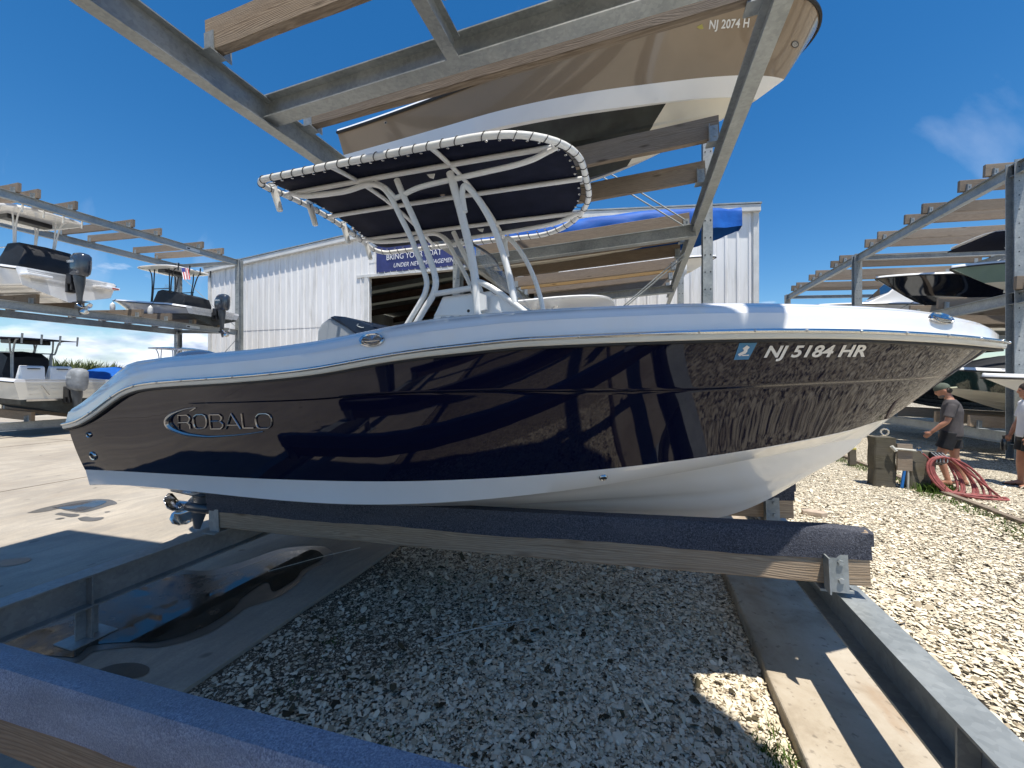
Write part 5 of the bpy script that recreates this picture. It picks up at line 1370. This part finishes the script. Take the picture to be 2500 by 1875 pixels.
for sg in (-1, 1):
    q = MB(); q.box((-.42, sg*.85 - .28, .62), (.0, sg*.85 + .28, .70)); o = sub(b1.root, q, 'swim_platform', 'gelcoat_white', False, .02)
q = MB(); q.box((-.425, -1.08, .63), (-.421, -.90, .68)); q.build('reflector', 'rope_red', o)
b2 = GB('motor_boat', 'white boat with black-framed T-top and fenders at the end of the middle level', (-18.0, 13.1, 4.22), PI, LA, 6.4, 2.45, .72, 1.18, side='gelcoat_grey', band='bottom_paint', bottom='bottom_paint', drop=.10, boot=.55)
b2.motor(.70, lab='YAMAHA'); b2.console(2.4, 3.3, z1=1.45); b2.ttop(1.3, 3.9, 2.50, .95, frame='plastic_black', fx=(2.0, 3.1), rods=4, under='plastic_black')
q = MB(); rg = []
for x, zt in ((1.0, .95), (1.05, 1.25), (1.5, 1.38), (1.85, 1.42), (2.0, 1.36), (2.5, 1.56), (2.8, 1.50), (3.0, 1.1)):
    rg.append([Vector((x, y, z)) for y, z in ((-.55, .6), (-.60, .95), (-.52, zt), (0, zt + .02), (.52, zt), (.60, .95), (.55, .6))])
q.loft(rg); sub(b2.root, q, 'seat_cover', 'cover_black', True)
b2.fender(1.9, 1); b2.fender(4.9, 1)
q = MB()
for k in range(7):
    q = MB(); zz = 2.50 - .045*k - (.0)
    q.add([(1.22 - .05*u - .02*math.sin(k), .10 + .012*math.sin(u*9 + k), 2.46 - .075*k - .02*u) for u in np.linspace(0, 1, 5)] + [(1.22 - .05*u - .02*math.sin(k), .62 + .012*math.sin(u*9 + k), 2.46 - .075*k - .02*u) for u in np.linspace(0, 1, 5)], [(i, i+1, i+6, i+5) for i in range(4)])
fl = MB(); fl.grid([[(1.16 - .16*v_ + .03*math.sin(u*8), .35 + .28*u, 2.52 - .52*v_ - .06*u) for u in np.linspace(0, 1, 7)] for v_ in np.linspace(0, 1, 8)])
fo = sub(b2.root, fl, 'flag', 'paint_white', True)
for k in range(4):
    st_ = MB(); st_.grid([[(1.16 - .16*v_ + .03*math.sin(u*8) - .006, .35 + .28*u, 2.52 - .52*v_ - .06*u) for v_ in np.linspace(0, 1, 8)] for u in (k/4.0 + .02, k/4.0 + .13)]); st_.build('flag_stripe', 'flag_red', fo, True)
st_ = MB(); st_.grid([[(1.16 - .16*v_ + .03*math.sin(u*8) - .010, .35 + .28*u, 2.52 - .52*v_ - .06*u) for v_ in np.linspace(0, .35, 4)] for u in np.linspace(.55, 1, 3)]); st_.build('flag_canton', 'flag_blue', fo, True)
b3 = GB('motor_boat', 'older white boat with grey-covered outboard on the bottom level at the left', (-17.8, 8.2, .72), PI, LA, 6.4, 2.5, 1.02, 1.3, side='gelcoat_cream', band='bottom_paint', bottom='bottom_paint', cap='gelcoat_white', boot=.48)
b3.motor(.80, cover='engine_cover', lab='YAMAHA'); b3.console(2.4, 3.3, z1=1.65); b3.ttop(1.0, 3.7, 2.38, .92, frame='galvanised', top='canvas_navy', fx=(1.9, 2.9), rods=4, under='plastic_black', thick=.03, camber=.02)
q = MB(); rg = []
for x, zt in ((2.15, 1.2), (2.2, 1.75), (2.6, 1.92), (3.0, 1.80), (3.3, 1.2)):
    rg.append([Vector((x, y, z)) for y, z in ((-.55, .8), (-.60, 1.2), (-.48, zt), (0, zt + .05), (.48, zt), (.60, 1.2), (.55, .8))])
q.loft(rg); sub(b3.root, q, 'console_cover', 'cover_black', True)
for y0 in (-.62, .06):
    q = MB(); q.prism([(1.05, y0, 1.0), (1.10, y0, 1.48), (1.22, y0, 1.52), (1.45, y0, 1.0)], (0, .56, 0)); sb_ = sub(b3.root, q, 'seat_back', 'gelcoat_white', False, .03)
    q = MB(); q.box((1.035, y0 + .14, 1.40), (1.075, y0 + .42, 1.43)); q.build('grab_slot', 'rubber', sb_)
q = MB(); q.tube([(-.03, .62, .92), (-.05, .45, .62)], .014, 6); q.box((-.06, .15, .44), (-.03, .95, .50)); sub(b3.root, q, 'trim_tab', 'stainless', True)
b4 = GB('motor_boat', 'boat under a blue tarp on the bottom level behind the covered outboard', (-18.1, 11.15, .70), PI, LA, 5.8, 2.3, .82, 1.05, side='gelcoat_cream', cap='gelcoat_white')
b4.tarp(.42, .12, 5, (.05, 1.0), ridge_fn=lambda u: .4 + .9*math.sin(PI*min(1, u*1.2)))
b5 = GB('motor_boat', 'boat with a small white hardtop glimpsed past the navy stern', (-18.3, 13.5, .72), PI, LA, 6.2, 2.3, .85, 1.2)
b5.console(2.3, 3.2); b5.ttop(1.5, 3.7, 2.42, .85, fx=(2.1, 3.0), rods=0)
# ---- right rack: bows towards the lane
r1 = GB('motor_boat', 'grey-green boat with a dark canvas T-top on the middle level at the right', (14.3, 14.4, 3.60), PI, LA, 6.05, 2.4, .80, 1.05, side='gelcoat_teal', band='gelcoat_cream', bottom='gelcoat_cream')
r1.console(2.4, 3.3); r1.ttop(2.5, 5.8, 1.78, .95, fx=(2.9, 4.3), rods=0, top='gelcoat_white', thick=.05)
q = MB(); q.box((2.62, -.84, 1.73), (5.68, .84, 1.76)); sub(r1.root, q, 'canvas_underside', 'canvas_navy', False)
vs, fs = text_polys('NJ 4071', .01, 0); w1 = max(v_[0] for v_ in vs)
r2 = GB('motor_boat', 'glossy black-navy hulled boat on the middle level behind the grey-green one', (15.3, 18.1, 3.60), PI, LA, 7.1, 2.6, 1.25, 1.62, side='gelcoat_black', band='gelcoat_black', bottom='gelcoat_black', fore='gelcoat_black')
r2.console(2.2, 3.2)
r6 = GB('cabin_cruiser', 'white cabin cruiser with framed windscreen behind the black-navy hull', (14.8, 22.2, 3.70), PI, LA, 7.2, 2.6, 1.0, 1.25)
q = MB(); q.prism([(2.2, -.95, 1.1), (2.3, -.95, 2.35), (4.0, -.95, 2.45), (4.7, -.95, 1.65), (5.4, -.95, 1.25)], (0, 1.9, 0)); cb_ = sub(r6.root, q, 'cabin', 'gelcoat_white', False, .05)
for a in ((2.5, 3.1), (3.2, 3.9)):
    q = MB(); q.prism([(a[0], .953, 1.65), (a[0], .953, 2.2), (a[1], .953, 2.22), (a[1] + .12, .953, 1.65)], (0, .012, 0)); q.build('window', 'glass_dark', cb_)
q = MB(); q.prism([(4.06, -.85, 2.34), (4.66, -.85, 1.66), (4.68, -.85, 1.69), (4.08, -.85, 2.37)], (0, 1.7, 0)); q.build('windscreen', 'glass_dark', cb_)
r4 = GB('motor_boat', 'white bow with grey stripes on the bottom level behind the men', (13.0, 10.6, .66), PI, LA, 6.45, 2.45, .80, .92, side='gelcoat_white', band='gelcoat_cream', bottom='gelcoat_cream')
h_, z_ = r4.rail_at(5.0)
bpy.context.view_layer.update(); b4v = bvh_w(r4.hull)
mark(r4.hull, b4v, [(2400, 957), (2440, 960), (2520, 960), (2520, 965), (2440, 965)], [(0,1,2,3,4)], 'hull_stripe', 'gelcoat_grey')
mark(r4.hull, b4v, [(2408, 963), (2440, 968), (2520, 970), (2520, 973), (2440, 972)], [(0,1,2,3,4)], 'hull_stripe', 'gelcoat_grey')
r3 = GB('motor_boat', 'dark green boat under a black cover on the bottom level at the right', (13.2, 13.6, .70), PI, LA, 6.6, 2.5, .95, 1.15, side='gelcoat_green_dark', band='gelcoat_cream', bottom='gelcoat_cream')
q = MB(); rws = []
for i in range(25):
    x = .4 + 4.9*i/24; h_, z_ = r3.rail_at(x); rr = .62*math.sin(PI*min(1, (.12 + i/24*.88)))**.6
    rws.append([Vector((x, u*(h_ - .10), z_ + .08 + rr*(1 - abs(u)**2.2) + .012*math.sin(i*1.3 + u*5))) for u in np.linspace(-1, 1, 13)])
q.grid(rws); cv = sub(r3.root, q, 'boat_cover', 'cover_black', True)
bpy.context.view_layer.update(); bcv = bvh_w(cv)
vs, fs = text_polys('COBALT', .0, .1, 1.25); w1 = max(v_[0] for v_ in vs)
mark(cv, bcv, [(2388 + v_[0]/w1*62, 921 - v_[1]*9) for v_ in vs], fs, 'cover_lettering', 'gelcoat_grey')
q = MB()
for sg in (-1, 1): q.tube(smooth_path([(1.2, sg*1.0, 1.1), (1.9, sg*.95, 2.0), (2.3, sg*.8, 2.35)], 5), .03, 8)
q.tube([(2.3, -.8, 2.35), (2.3, .8, 2.35)], .03, 8); twr = sub(r3.root, q, 'wake_tower', 'plastic_black', True)
q = MB(); q.tube([(2.3, .95, 2.2), (2.75, .95, 2.2)], [.12, .10], 12); q.build('tower_speaker', 'plastic_black', twr, True)
q = MB(); q.tube([(5.0, 1.0, 1.35), (4.0, 1.18, 1.38), (2.5, 1.2, 1.38)], .012, 6); sub(r3.root, q, 'grab_rail', 'stainless', True)
r5 = GB('motor_boat', 'dark navy hull with a boarding ladder on the bottom level behind the navy bow', (13.2, 16.9, .72), PI, LA, 6.9, 2.5, 1.0, 1.2, side='gelcoat_black', band='gelcoat_black', bottom='gelcoat_black', cap='gelcoat_black')
q = MB()
for dy in (-.16, .16): q.tube(smooth_path([(6.6, 1.05 - .6 + dy, 1.2), (6.98, .45 + dy, 1.0), (7.02, .45 + dy, .35), (6.98, .45 + dy, .10)], 4), .014, 6)
q.tube([(7.0, .29, .12), (7.0, .61, .12)], .014, 6); sub(r5.root, q, 'boarding_ladder', 'stainless', True)
# ------------------------------------------------------------------ yard things: pilings, spigot, hose, edging, block
def rand_loop(): pass
def piling(name, label, x, y, w, d, h, z0=0.0):
    q = MB(); rg = []
    for k in range(7):
        z = z0 + h*k/6; j = .008*math.sin(k*2.1 + x)
        rg.append([Vector((x + a*w/2 + j, y + b*d/2, z)) for a, b in ((-1,-.86),(-.86,-1),(.86,-1),(1,-.86),(1,.86),(.86,1),(-.86,1),(-1,.86))])
    q.loft(rg); return tag(q.build(name, 'wood_piling', smooth=False), label, 'post', 'wooden posts around the spigot')
PB = atZ(2150, 1188, 0); 
p1 = atZ(2152, 1185, 0); P1 = (p1.x, p1.y)
piling('wooden_post', 'taller weathered square post left of the spigot board', P1[0], P1[1], .30, .24, .83)
piling('wooden_post', 'shorter post behind the hanging red hose', P1[0] + .50, P1[1] - .02, .34, .22, .62)
# board that carries the spigot
bd = thing('spigot_stand', 'weathered board with white pipe spigot between the two posts', 'spigot', (P1[0] + .24, P1[1] - .2, 0))
q = MB(); rg = []
for k in range(6):
    z = .30 + .44*k/5; rg.append([Vector((P1[0] + .235 + a*.10, P1[1] - .155 + b*.02 + .004*math.sin(k*3), z)) for a, b in ((-1,-1),(1,-1),(1,1),(-1,1))])
q.loft(rg); q.build('board', 'wood_weathered', bd)
q = MB(); q.tube([(P1[0] + .08, P1[1] - .19, .66), (P1[0] + .20, P1[1] - .20, .655), (P1[0] + .38, P1[1] - .19, .64)], .017, 8); q.tube([(P1[0] + .05, P1[1] - .18, .70), (P1[0] + .11, P1[1] - .19, .62)], .026, 8); q.build('pipe', 'pipe_white', bd, True)
q = MB(); q.tube([(P1[0] + .37, P1[1] - .19, .65), (P1[0] + .43, P1[1] - .20, .65)], .02, 8); q.tube([(P1[0] + .40, P1[1] - .20, .65), (P1[0] + .40, P1[1] - .20, .70)], .008, 6); q.box((P1[0] + .375, P1[1] - .21, .695), (P1[0] + .425, P1[1] - .19, .705)); q.tube([(P1[0] + .42, P1[1] - .2, .65), (P1[0] + .44, P1[1] - .21, .60)], .014, 8); q.build('tap', 'chrome_dark', bd, True)
q = MB(); q.tube([(P1[0] + .20, P1[1] - .15, .0), (P1[0] + .235, P1[1] - .155, .30)], .022, 8); q.build('supply_pipe', 'pipe_blue', bd, True)
q = MB(); q.tube([(P1[0] + .285, P1[1] - .15, .0), (P1[0] + .285, P1[1] - .155, .31)], .016, 8); q.build('drain_pipe', 'pipe_white', bd, True)
# hose hanger
hx, hy = P1[0] + .64, P1[1] - .16
hg = thing('hose_hanger', 'dark wire hose hanger on the shorter post', 'hanger', (hx, hy, .5))
q = MB(); q.box((hx - .075, hy - .02, .42), (hx + .075, hy + .03, .63)); q.build('back_plate', 'plastic_black', hg, bevel=.01)
for k in range(4):
    q = MB(); q.tube([(hx - .07 + .045*k, hy - .025, .62), (hx - .05 + .045*k, hy - .12, .57), (hx - .06 + .045*k, hy - .13, .49), (hx - .07 + .045*k, hy - .03, .44)], .008, 6); q.build('hanger_wire', 'galvanised', hg, True)
# red hose: long loops hanging and spilling on the ground
r_ = random.Random(4); path = []
for k in range(9):
    n_ = 26; tx = hx + .02 + r_.uniform(-.03, .03); ww = .13 + .018*k + r_.uniform(-.02, .02)
    for i in range(n_):
        a = 2*PI*i/n_ + PI/2
        drop = .52 + .02*k
        x = tx + ww*math.cos(a)*1.05 + .34*(1 - math.sin(a))/2*(.30 + .065*k)
        z = .57 - drop*(1 - math.sin(a))/2
        y = hy - .05 - .010*k - .16*((1 - math.sin(a))/2)**2*(1 + .06*k)
        path.append(Vector((x, y, max(z, .022 + .012*(k % 3)))))
q = MB(); q.tube(smooth_path(path, 2), .0165, 7)
spill = []
for i in range(46):
    a = .2 + i*.285; w_ = .22 - .0015*i
    spill.append(Vector((hx + .36 + (w_ + .06)*math.cos(a) + .05*math.sin(i*.21), hy - .26 + w_*.5*math.sin(a) - .004*i, .02 + .016*(i // 22))))
q.tube(smooth_path([path[-1], path[-1].lerp(spill[0], .5) + Vector((0, -.05, -.02))] + spill, 3), .0165, 7)
tag(q.build('garden_hose', 'hose_red', smooth=True), 'faded red hose coiled over the hanger and spilling onto gravel', 'hose')
q = MB(); q.tube(smooth_path([(P1[0] + .44, P1[1] - .21, .61), (P1[0] + .52, P1[1] - .24, .50), (P1[0] + .56, P1[1] - .22, .30), (P1[0] + .57, P1[1] - .2, .12)], 5), .0125, 7)
tag(q.build('garden_hose', 'hose_red', smooth=True), 'short red hose end running down from the tap', 'hose')
# small stake with a yellow top
s0 = atZ(2080, 1137, 0)
st_ = thing('marker_stake', 'short wooden stake with a yellow-painted top near the bow', 'stake', (s0.x, s0.y, 0))
q = MB(); q.box((s0.x - .06, s0.y - .05, 0), (s0.x + .06, s0.y + .05, .34)); q.build('stake', 'wood_piling', st_, bevel=.01)
q = MB(); q.prism([(s0.x - .062, s0.y - .052, .34), (s0.x + .062, s0.y - .052, .34), (s0.x + .062, s0.y + .052, .34), (s0.x - .062, s0.y + .052, .34)], (0, 0, .04)); q.build('painted_top', 'sticker_yellow', st_, bevel=.01)
# timber edging along the lane
for i in range(6):
    y0 = 5.2 + i*1.9; q = MB(); x0 = 4.49 + .02*math.sin(i*2.2)
    q.box((x0, y0, -.02), (x0 + .09, y0 + 1.87, .055))
    tag(q.build('edging_timber', 'wood_weathered', bevel=.008), ['edging timber nearest the camera at the right picture edge', 'second edging timber from the right picture edge', 'edging timber in front of the red hose', 'edging timber passing the two square posts', 'edging timber by the yellow-topped stake', 'farthest edging timber behind the navy bow'][i], 'timber', 'edging timbers along the lane')
# loose stone block
b0 = atZ(1990, 1258, 0); q = MB(); rot = Matrix.Rotation(R(-12), 3, 'Z')
q.prism([Vector((b0.x, b0.y, .005)) + rot @ Vector(p) for p in ((-.14,-.06,0),(.06,-.08,0),(.13,-.03,0),(.11,.06,0),(-.08,.06,0),(-.15,.01,0))], (0, 0, .055))
tag(q.build('stone_block', 'stone_block', bevel=.008), 'loose tan paving block lying on the sunlit gravel', 'stone')
# shrub behind the hose
sc_ = atZ(2235, 1200, 0); n = 500
x = rng.normal(P1[0] + .62, .11, n); y = rng.normal(P1[1] - .28, .05, n)
o = blades('weed_shrub', x, y, rng.uniform(.04, .19, n), rng.uniform(.006, .014, n), 'weeds', 'bright green weed clump at the foot of the hose post', 'weeds', .9)
# twigs and straws
q = MB(); a = atZ(1050, 1562, .02); b = atZ(1290, 1512, .02); q.tube(smooth_path([a, a.lerp(b, .5) + Vector((0, .01, .008)), b], 4), .0035, 5)
tag(q.build('dry_straw', 'pipe_white', smooth=True), 'long pale straw lying across the shaded shells', 'straw')
q = MB(); a = atZ(655, 1395, PADZ + .012); b = atZ(880, 1337, PADZ + .012); q.tube(smooth_path([a, a.lerp(b, .5) + Vector((0, .02, .004)), b], 5), .004, 5)
tag(q.build('dry_straw', 'pipe_white', smooth=True), 'thin pale reed lying across the puddle', 'straw')
for i in range(60):
    pass
# red nozzle at the bow tip line of sight
bp = atY(2440, 850, 5.2)

# ------------------------------------------------------------------ people
def person(name, label, loc, face, height, shirt, shorts, pose, cap_=None, hold=None):
    """face: heading of the chest in the ground plane; local +x is forward, +y is the person's left"""
    r0 = thing(name, label, 'person', loc, (0, 0, face), world=False); s = height/1.78
    def vox(mb, nm, mat, size, par=r0, smooth_it=6):
        for i in range(len(mb.v)): mb.v[i] = tuple(c_*s for c_ in mb.v[i])
        o = mb.build(nm, mat, par, True, fix=True)
        rm = o.modifiers.new('remesh', 'REMESH'); rm.mode = 'VOXEL'; rm.voxel_size = size*s; rm.use_smooth_shade = True
        if smooth_it: sm_ = o.modifiers.new('smooth', 'SMOOTH'); sm_.iterations = smooth_it; sm_.factor = .5
        return o
    J = pose
    b = MB()
    # head, neck
    hd = Vector(J['head']); hrot = Matrix.Rotation(J.get('nod', 0), 3, 'Y')
    H_ = lambda x, y, z: hd + hrot @ Vector((x, y, z))
    b.ell(hd, (.098, .076, .118), 20, 14, hrot); b.ell(H_(.03, 0, -.065), (.066, .058, .062), 14, 10, hrot)
    b.ell(H_(.104, 0, -.018), (.020, .014, .026), 10, 8, hrot); b.ell(H_(.085, 0, .02), (.02, .045, .014), 10, 6, hrot)
    b.ell(H_(.088, 0, -.062), (.014, .026, .012), 10, 6, hrot); b.ell(H_(.076, 0, -.10), (.026, .03, .022), 10, 6, hrot)
    for sg in (-1, 1): b.ell(H_(-.01, sg*.078, -.01), (.022, .012, .034), 10, 8, hrot)
    nk = Vector(J['neck'])
    b.tube([H_(-.02, 0, -.07), nk], [.055, .062], 12)
    def limb(pts, rads, n_=12): b.tube(smooth_path(pts, 4), list(np.interp(np.linspace(0, len(rads)-1, (len(pts)-1)*4 + 1), range(len(rads)), rads)), n_)
    b.loft([[Vector((c_[0] + rx*math.cos(t_), c_[1] + ry*math.sin(t_), c_[2])) for t_ in np.linspace(0, 2*PI, 17)[:-1]] for c_, rx, ry in J['torso']])
    for sg in ('L', 'R'):
        a = [Vector(p) for p in J['arm' + sg]]
        limb([a[0], a[0].lerp(a[1], .5), a[1], a[1].lerp(a[2], .35), a[2]], [.056, .050, .040, .043, .028])
        # palm and fingers
        d = (a[2]-a[1]).normalized(); hd2 = a[2] + d*.05; sd = Vector((0, 1 if sg == 'L' else -1, 0)); fw = Vector((1, 0, 0)) - d*d.x; fw = fw.normalized() if fw.length > .1 else Vector((1,0,0))
        w3 = d.cross(fw)
        b.ell(hd2, (.024, .042, .05), 10, 8, Matrix((w3, fw, d)).transposed())
        for k in range(4):
            o_ = hd2 + d*.035 + fw*(-.030 + .020*k); inn = w3*(.016 if sg == 'L' else -.016)
            ln = (.058, .068, .070, .060)[k]
            b.tube([o_, o_ + d*ln*.5 + inn*.4, o_ + d*ln*.85 + inn*1.4], [.0095, .0085, .0070], 7)
        tb = hd2 + fw*.036 - d*.012; b.tube([tb, tb + fw*.022 + d*.028, tb + fw*.020 + d*.058], [.012, .0105, .008], 7)
        l = [Vector(p) for p in J['leg' + sg]]
        limb([l[0], l[0].lerp(l[1], .5), l[1], l[1].lerp(l[2], .3), l[1].lerp(l[2], .65), l[2]], [.092, .080, .058, .060, .047, .036])
        f_ = Vector((math.cos(J.get('toe' + sg, 0)), math.sin(J.get('toe' + sg, 0)), 0)); pf = Vector((-f_.y, f_.x, 0))
        ft = l[2]; rg = []
        for u, hz, hw in ((-.055, .030, .030), (-.02, .052, .036), (.04, .045, .038), (.10, .030, .044), (.15, .022, .046), (.185, .014, .036)):
            c_ = Vector((ft.x, ft.y, ft.z - .082)) + f_*u; rg.append([c_ + pf*hw*math.cos(t_) + Vector((0, 0, hz + hz*math.sin(t_))) for t_ in np.linspace(0, 2*PI, 13)[:-1]])
        b.loft(rg)
    body = vox(b, 'body', 'skin', .0105)
    # sandals
    for sg in ('L', 'R'):
        l = [Vector(p) for p in J['leg' + sg]]; f_ = Vector((math.cos(J.get('toe' + sg, 0)), math.sin(J.get('toe' + sg, 0)), 0)); pf = Vector((-f_.y, f_.x, 0)); ft = Vector((l[2].x, l[2].y, l[2].z - .084))
        q = MB(); out = [ft + f_*u + pf*w_ for u, w_ in ((-.07, 0), (-.055, .036), (.04, .042), (.12, .052), (.18, .045), (.215, 0), (.18, -.045), (.12, -.052), (.04, -.042), (-.055, -.036))]
        q.prism([(p - Vector((0, 0, .016)))*s for p in out], (0, 0, .018)); so_ = q.build('sandal', 'sandal', r0)
        q = MB(); q.tube([(ft + f_*.05 + pf*.05 + Vector((0, 0, .005)))*s, (ft + f_*.10 + Vector((0, 0, .066)))*s, (ft + f_*.05 - pf*.05 + Vector((0, 0, .005)))*s], .010, 6); q.build('strap', 'sandal', so_, True)
    # shirt
    q = MB(); q.loft([[Vector((c_[0] + rx*math.cos(t_), c_[1] + ry*math.sin(t_), c_[2])) for t_ in np.linspace(0, 2*PI, 25)[:-1]] for c_, rx, ry in J['shirt']])
    for sg in ('L', 'R'):
        a = [Vector(p) for p in J['arm' + sg]]; e = a[0].lerp(a[1], .78)
        q.ell(a[0] + Vector((0, -.03*(1 if sg == 'L' else -1), .008)), (.088, .082, .078), 14, 10); q.tube([a[0].lerp(a[1], .05), a[0].lerp(a[1], .25), a[0].lerp(a[1], .55), e], [.066, .068, .068, .072], 14)
    vox(q, 'shirt', shirt, .010, smooth_it=9)
    # shorts
    q = MB(); q.loft([[Vector((c_[0] + rx*math.cos(t_), c_[1] + ry*math.sin(t_), c_[2])) for t_ in np.linspace(0, 2*PI, 25)[:-1]] for c_, rx, ry in J['waist']])
    for sg in ('L', 'R'):
        l = [Vector(p) for p in J['leg' + sg]]; e = l[0].lerp(l[1], J.get('short', .62))
        q.tube([l[0] + Vector((0, 0, .06)), l[0].lerp(l[1], .25), e], [.112, .112, .116], 16)
    vox(q, 'shorts', shorts, .011, smooth_it=5)
    # hair / cap / beard
    if cap_:
        q = MB(); rg = []
        for zz, rr in ((.018, 1.0), (.05, 1.02), (.085, .90), (.112, .66), (.128, .30), (.132, .02)):
            rg.append([H_(-.004 + .108*rr*math.cos(t_), .086*rr*math.sin(t_), zz)*s for t_ in np.linspace(0, 2*PI, 25)[:-1]])
        q.loft(rg); c_ = q.build('cap', 'cap_green', r0, True)
        q = MB(); br = []
        for u in np.linspace(0, 1, 5): br.append([H_(-.095 - .085*u, .075*w_*(1 - .25*u*u), .022 - .028*u - .018*w_*w_)*s for w_ in np.linspace(-1, 1, 9)])
        q.grid(br); bo = q.build('cap_brim', 'cap_mesh', c_, True); so_ = bo.modifiers.new('thick', 'SOLIDIFY'); so_.thickness = .006
        q = MB(); q.ell(H_(-.055, 0, -.025)*s, (.06*s, .074*s, .06*s), 16, 10, hrot); q.build('hair', 'hair', r0, True)
        q = MB(); q.ell(H_(.045, 0, -.092)*s, (.058*s, .060*s, .036*s), 16, 8, hrot); q.build('beard', 'beard', r0, True)
    else:
        q = MB(); q.ell(H_(-.016, 0, .028)*s, (.106*s, .086*s, .106*s), 18, 12, hrot); q.build('hair', 'hair', r0, True)
    for sg in (-1, 1):
        q = MB(); q.ell(H_(.090, sg*.030, .002)*s, (.010*s, .014*s, .007*s), 8, 6, hrot); q.build('eye', 'plastic_black', r0, True)
    return r0
stand1 = dict(head=(.10, 0, 1.655), nod=R(24), neck=(.02, 0, 1.50),
    torso=[((0, 0, .90), .11, .155), ((0, 0, 1.02), .115, .15), ((-.005, 0, 1.18), .115, .155), ((-.005, 0, 1.32), .12, .175), ((0, 0, 1.43), .10, .165), ((.01, 0, 1.50), .065, .08)],
    shirt=[((.0, 0, .86), .150, .185), ((0, 0, .95), .150, .18), ((-.005, 0, 1.12), .140, .172), ((-.01, 0, 1.30), .145, .185), ((-.005, 0, 1.41), .118, .175), ((.005, 0, 1.465), .09, .115), ((.01, 0, 1.50), .075, .085)],
    waist=[((0, 0, .80), .135, .175), ((0, 0, .90), .13, .175), ((0, 0, .98), .125, .16)],
    armL=((-.01, .205, 1.415), (.06, .265, 1.13), (.24, .26, .93)), armR=((-.01, -.205, 1.415), (-.06, -.26, 1.13), (.06, -.27, .89)),
    legL=((.02, .095, .88), (.14, .10, .49), (.04, .11, .095)), legR=((-.02, -.095, .88), (-.05, -.11, .48), (-.16, -.12, .095)), toeL=.1, toeR=-.15, short=.60)
m1 = atZ(2322, 1184, 0)
person('person', 'man in grey T-shirt, black shorts and backwards cap looking down', (m1.x, m1.y, 0), R(153), 1.74, 'shirt_grey', 'shorts_black', stand1, True)
stand2 = dict(stand1); stand2.update(head=(.03, 0, 1.66), nod=R(6), armL=((-.01, .205, 1.415), (.02, .27, 1.13), (.10, .27, .88)), armR=((-.01, -.205, 1.415), (.03, -.27, 1.13), (.12, -.28, .88)),
    legL=((.0, .095, .88), (.03, .11, .48), (-.02, .12, .095)), legR=((.0, -.095, .88), (.06, -.10, .48), (.06, -.11, .095)), short=.66)
m2 = atZ(2502, 1190, 0)
person('person', 'person in white T-shirt and dark shorts holding a bottle at the right edge', (m2.x + .06, m2.y, 0), R(165), 1.74, 'shirt_white', 'shorts_black', stand2)
bh = atX(2470, 1085, m2.x - .15)
bt_ = thing('water_bottle', 'dark water bottle held at the side by the white-shirted person', 'bottle', (m2.x - .28, m2.y - .02, .62))
q = MB(); q.lathe([(0, 0), (0, .036), (.13, .036), (.17, .030), (.185, .016), (.215, .016), (.215, 0)], (m2.x - .28, m2.y - .02, .62), (0, 0, 1), 16); q.build('bottle_body', 'glass_dark', bt_, True)
q = MB(); q.lathe([(.215, 0), (.215, .019), (.24, .019), (.24, 0)], (m2.x - .28, m2.y - .02, .62), (0, 0, 1), 12); q.build('bottle_cap', 'plastic_black', bt_, True)
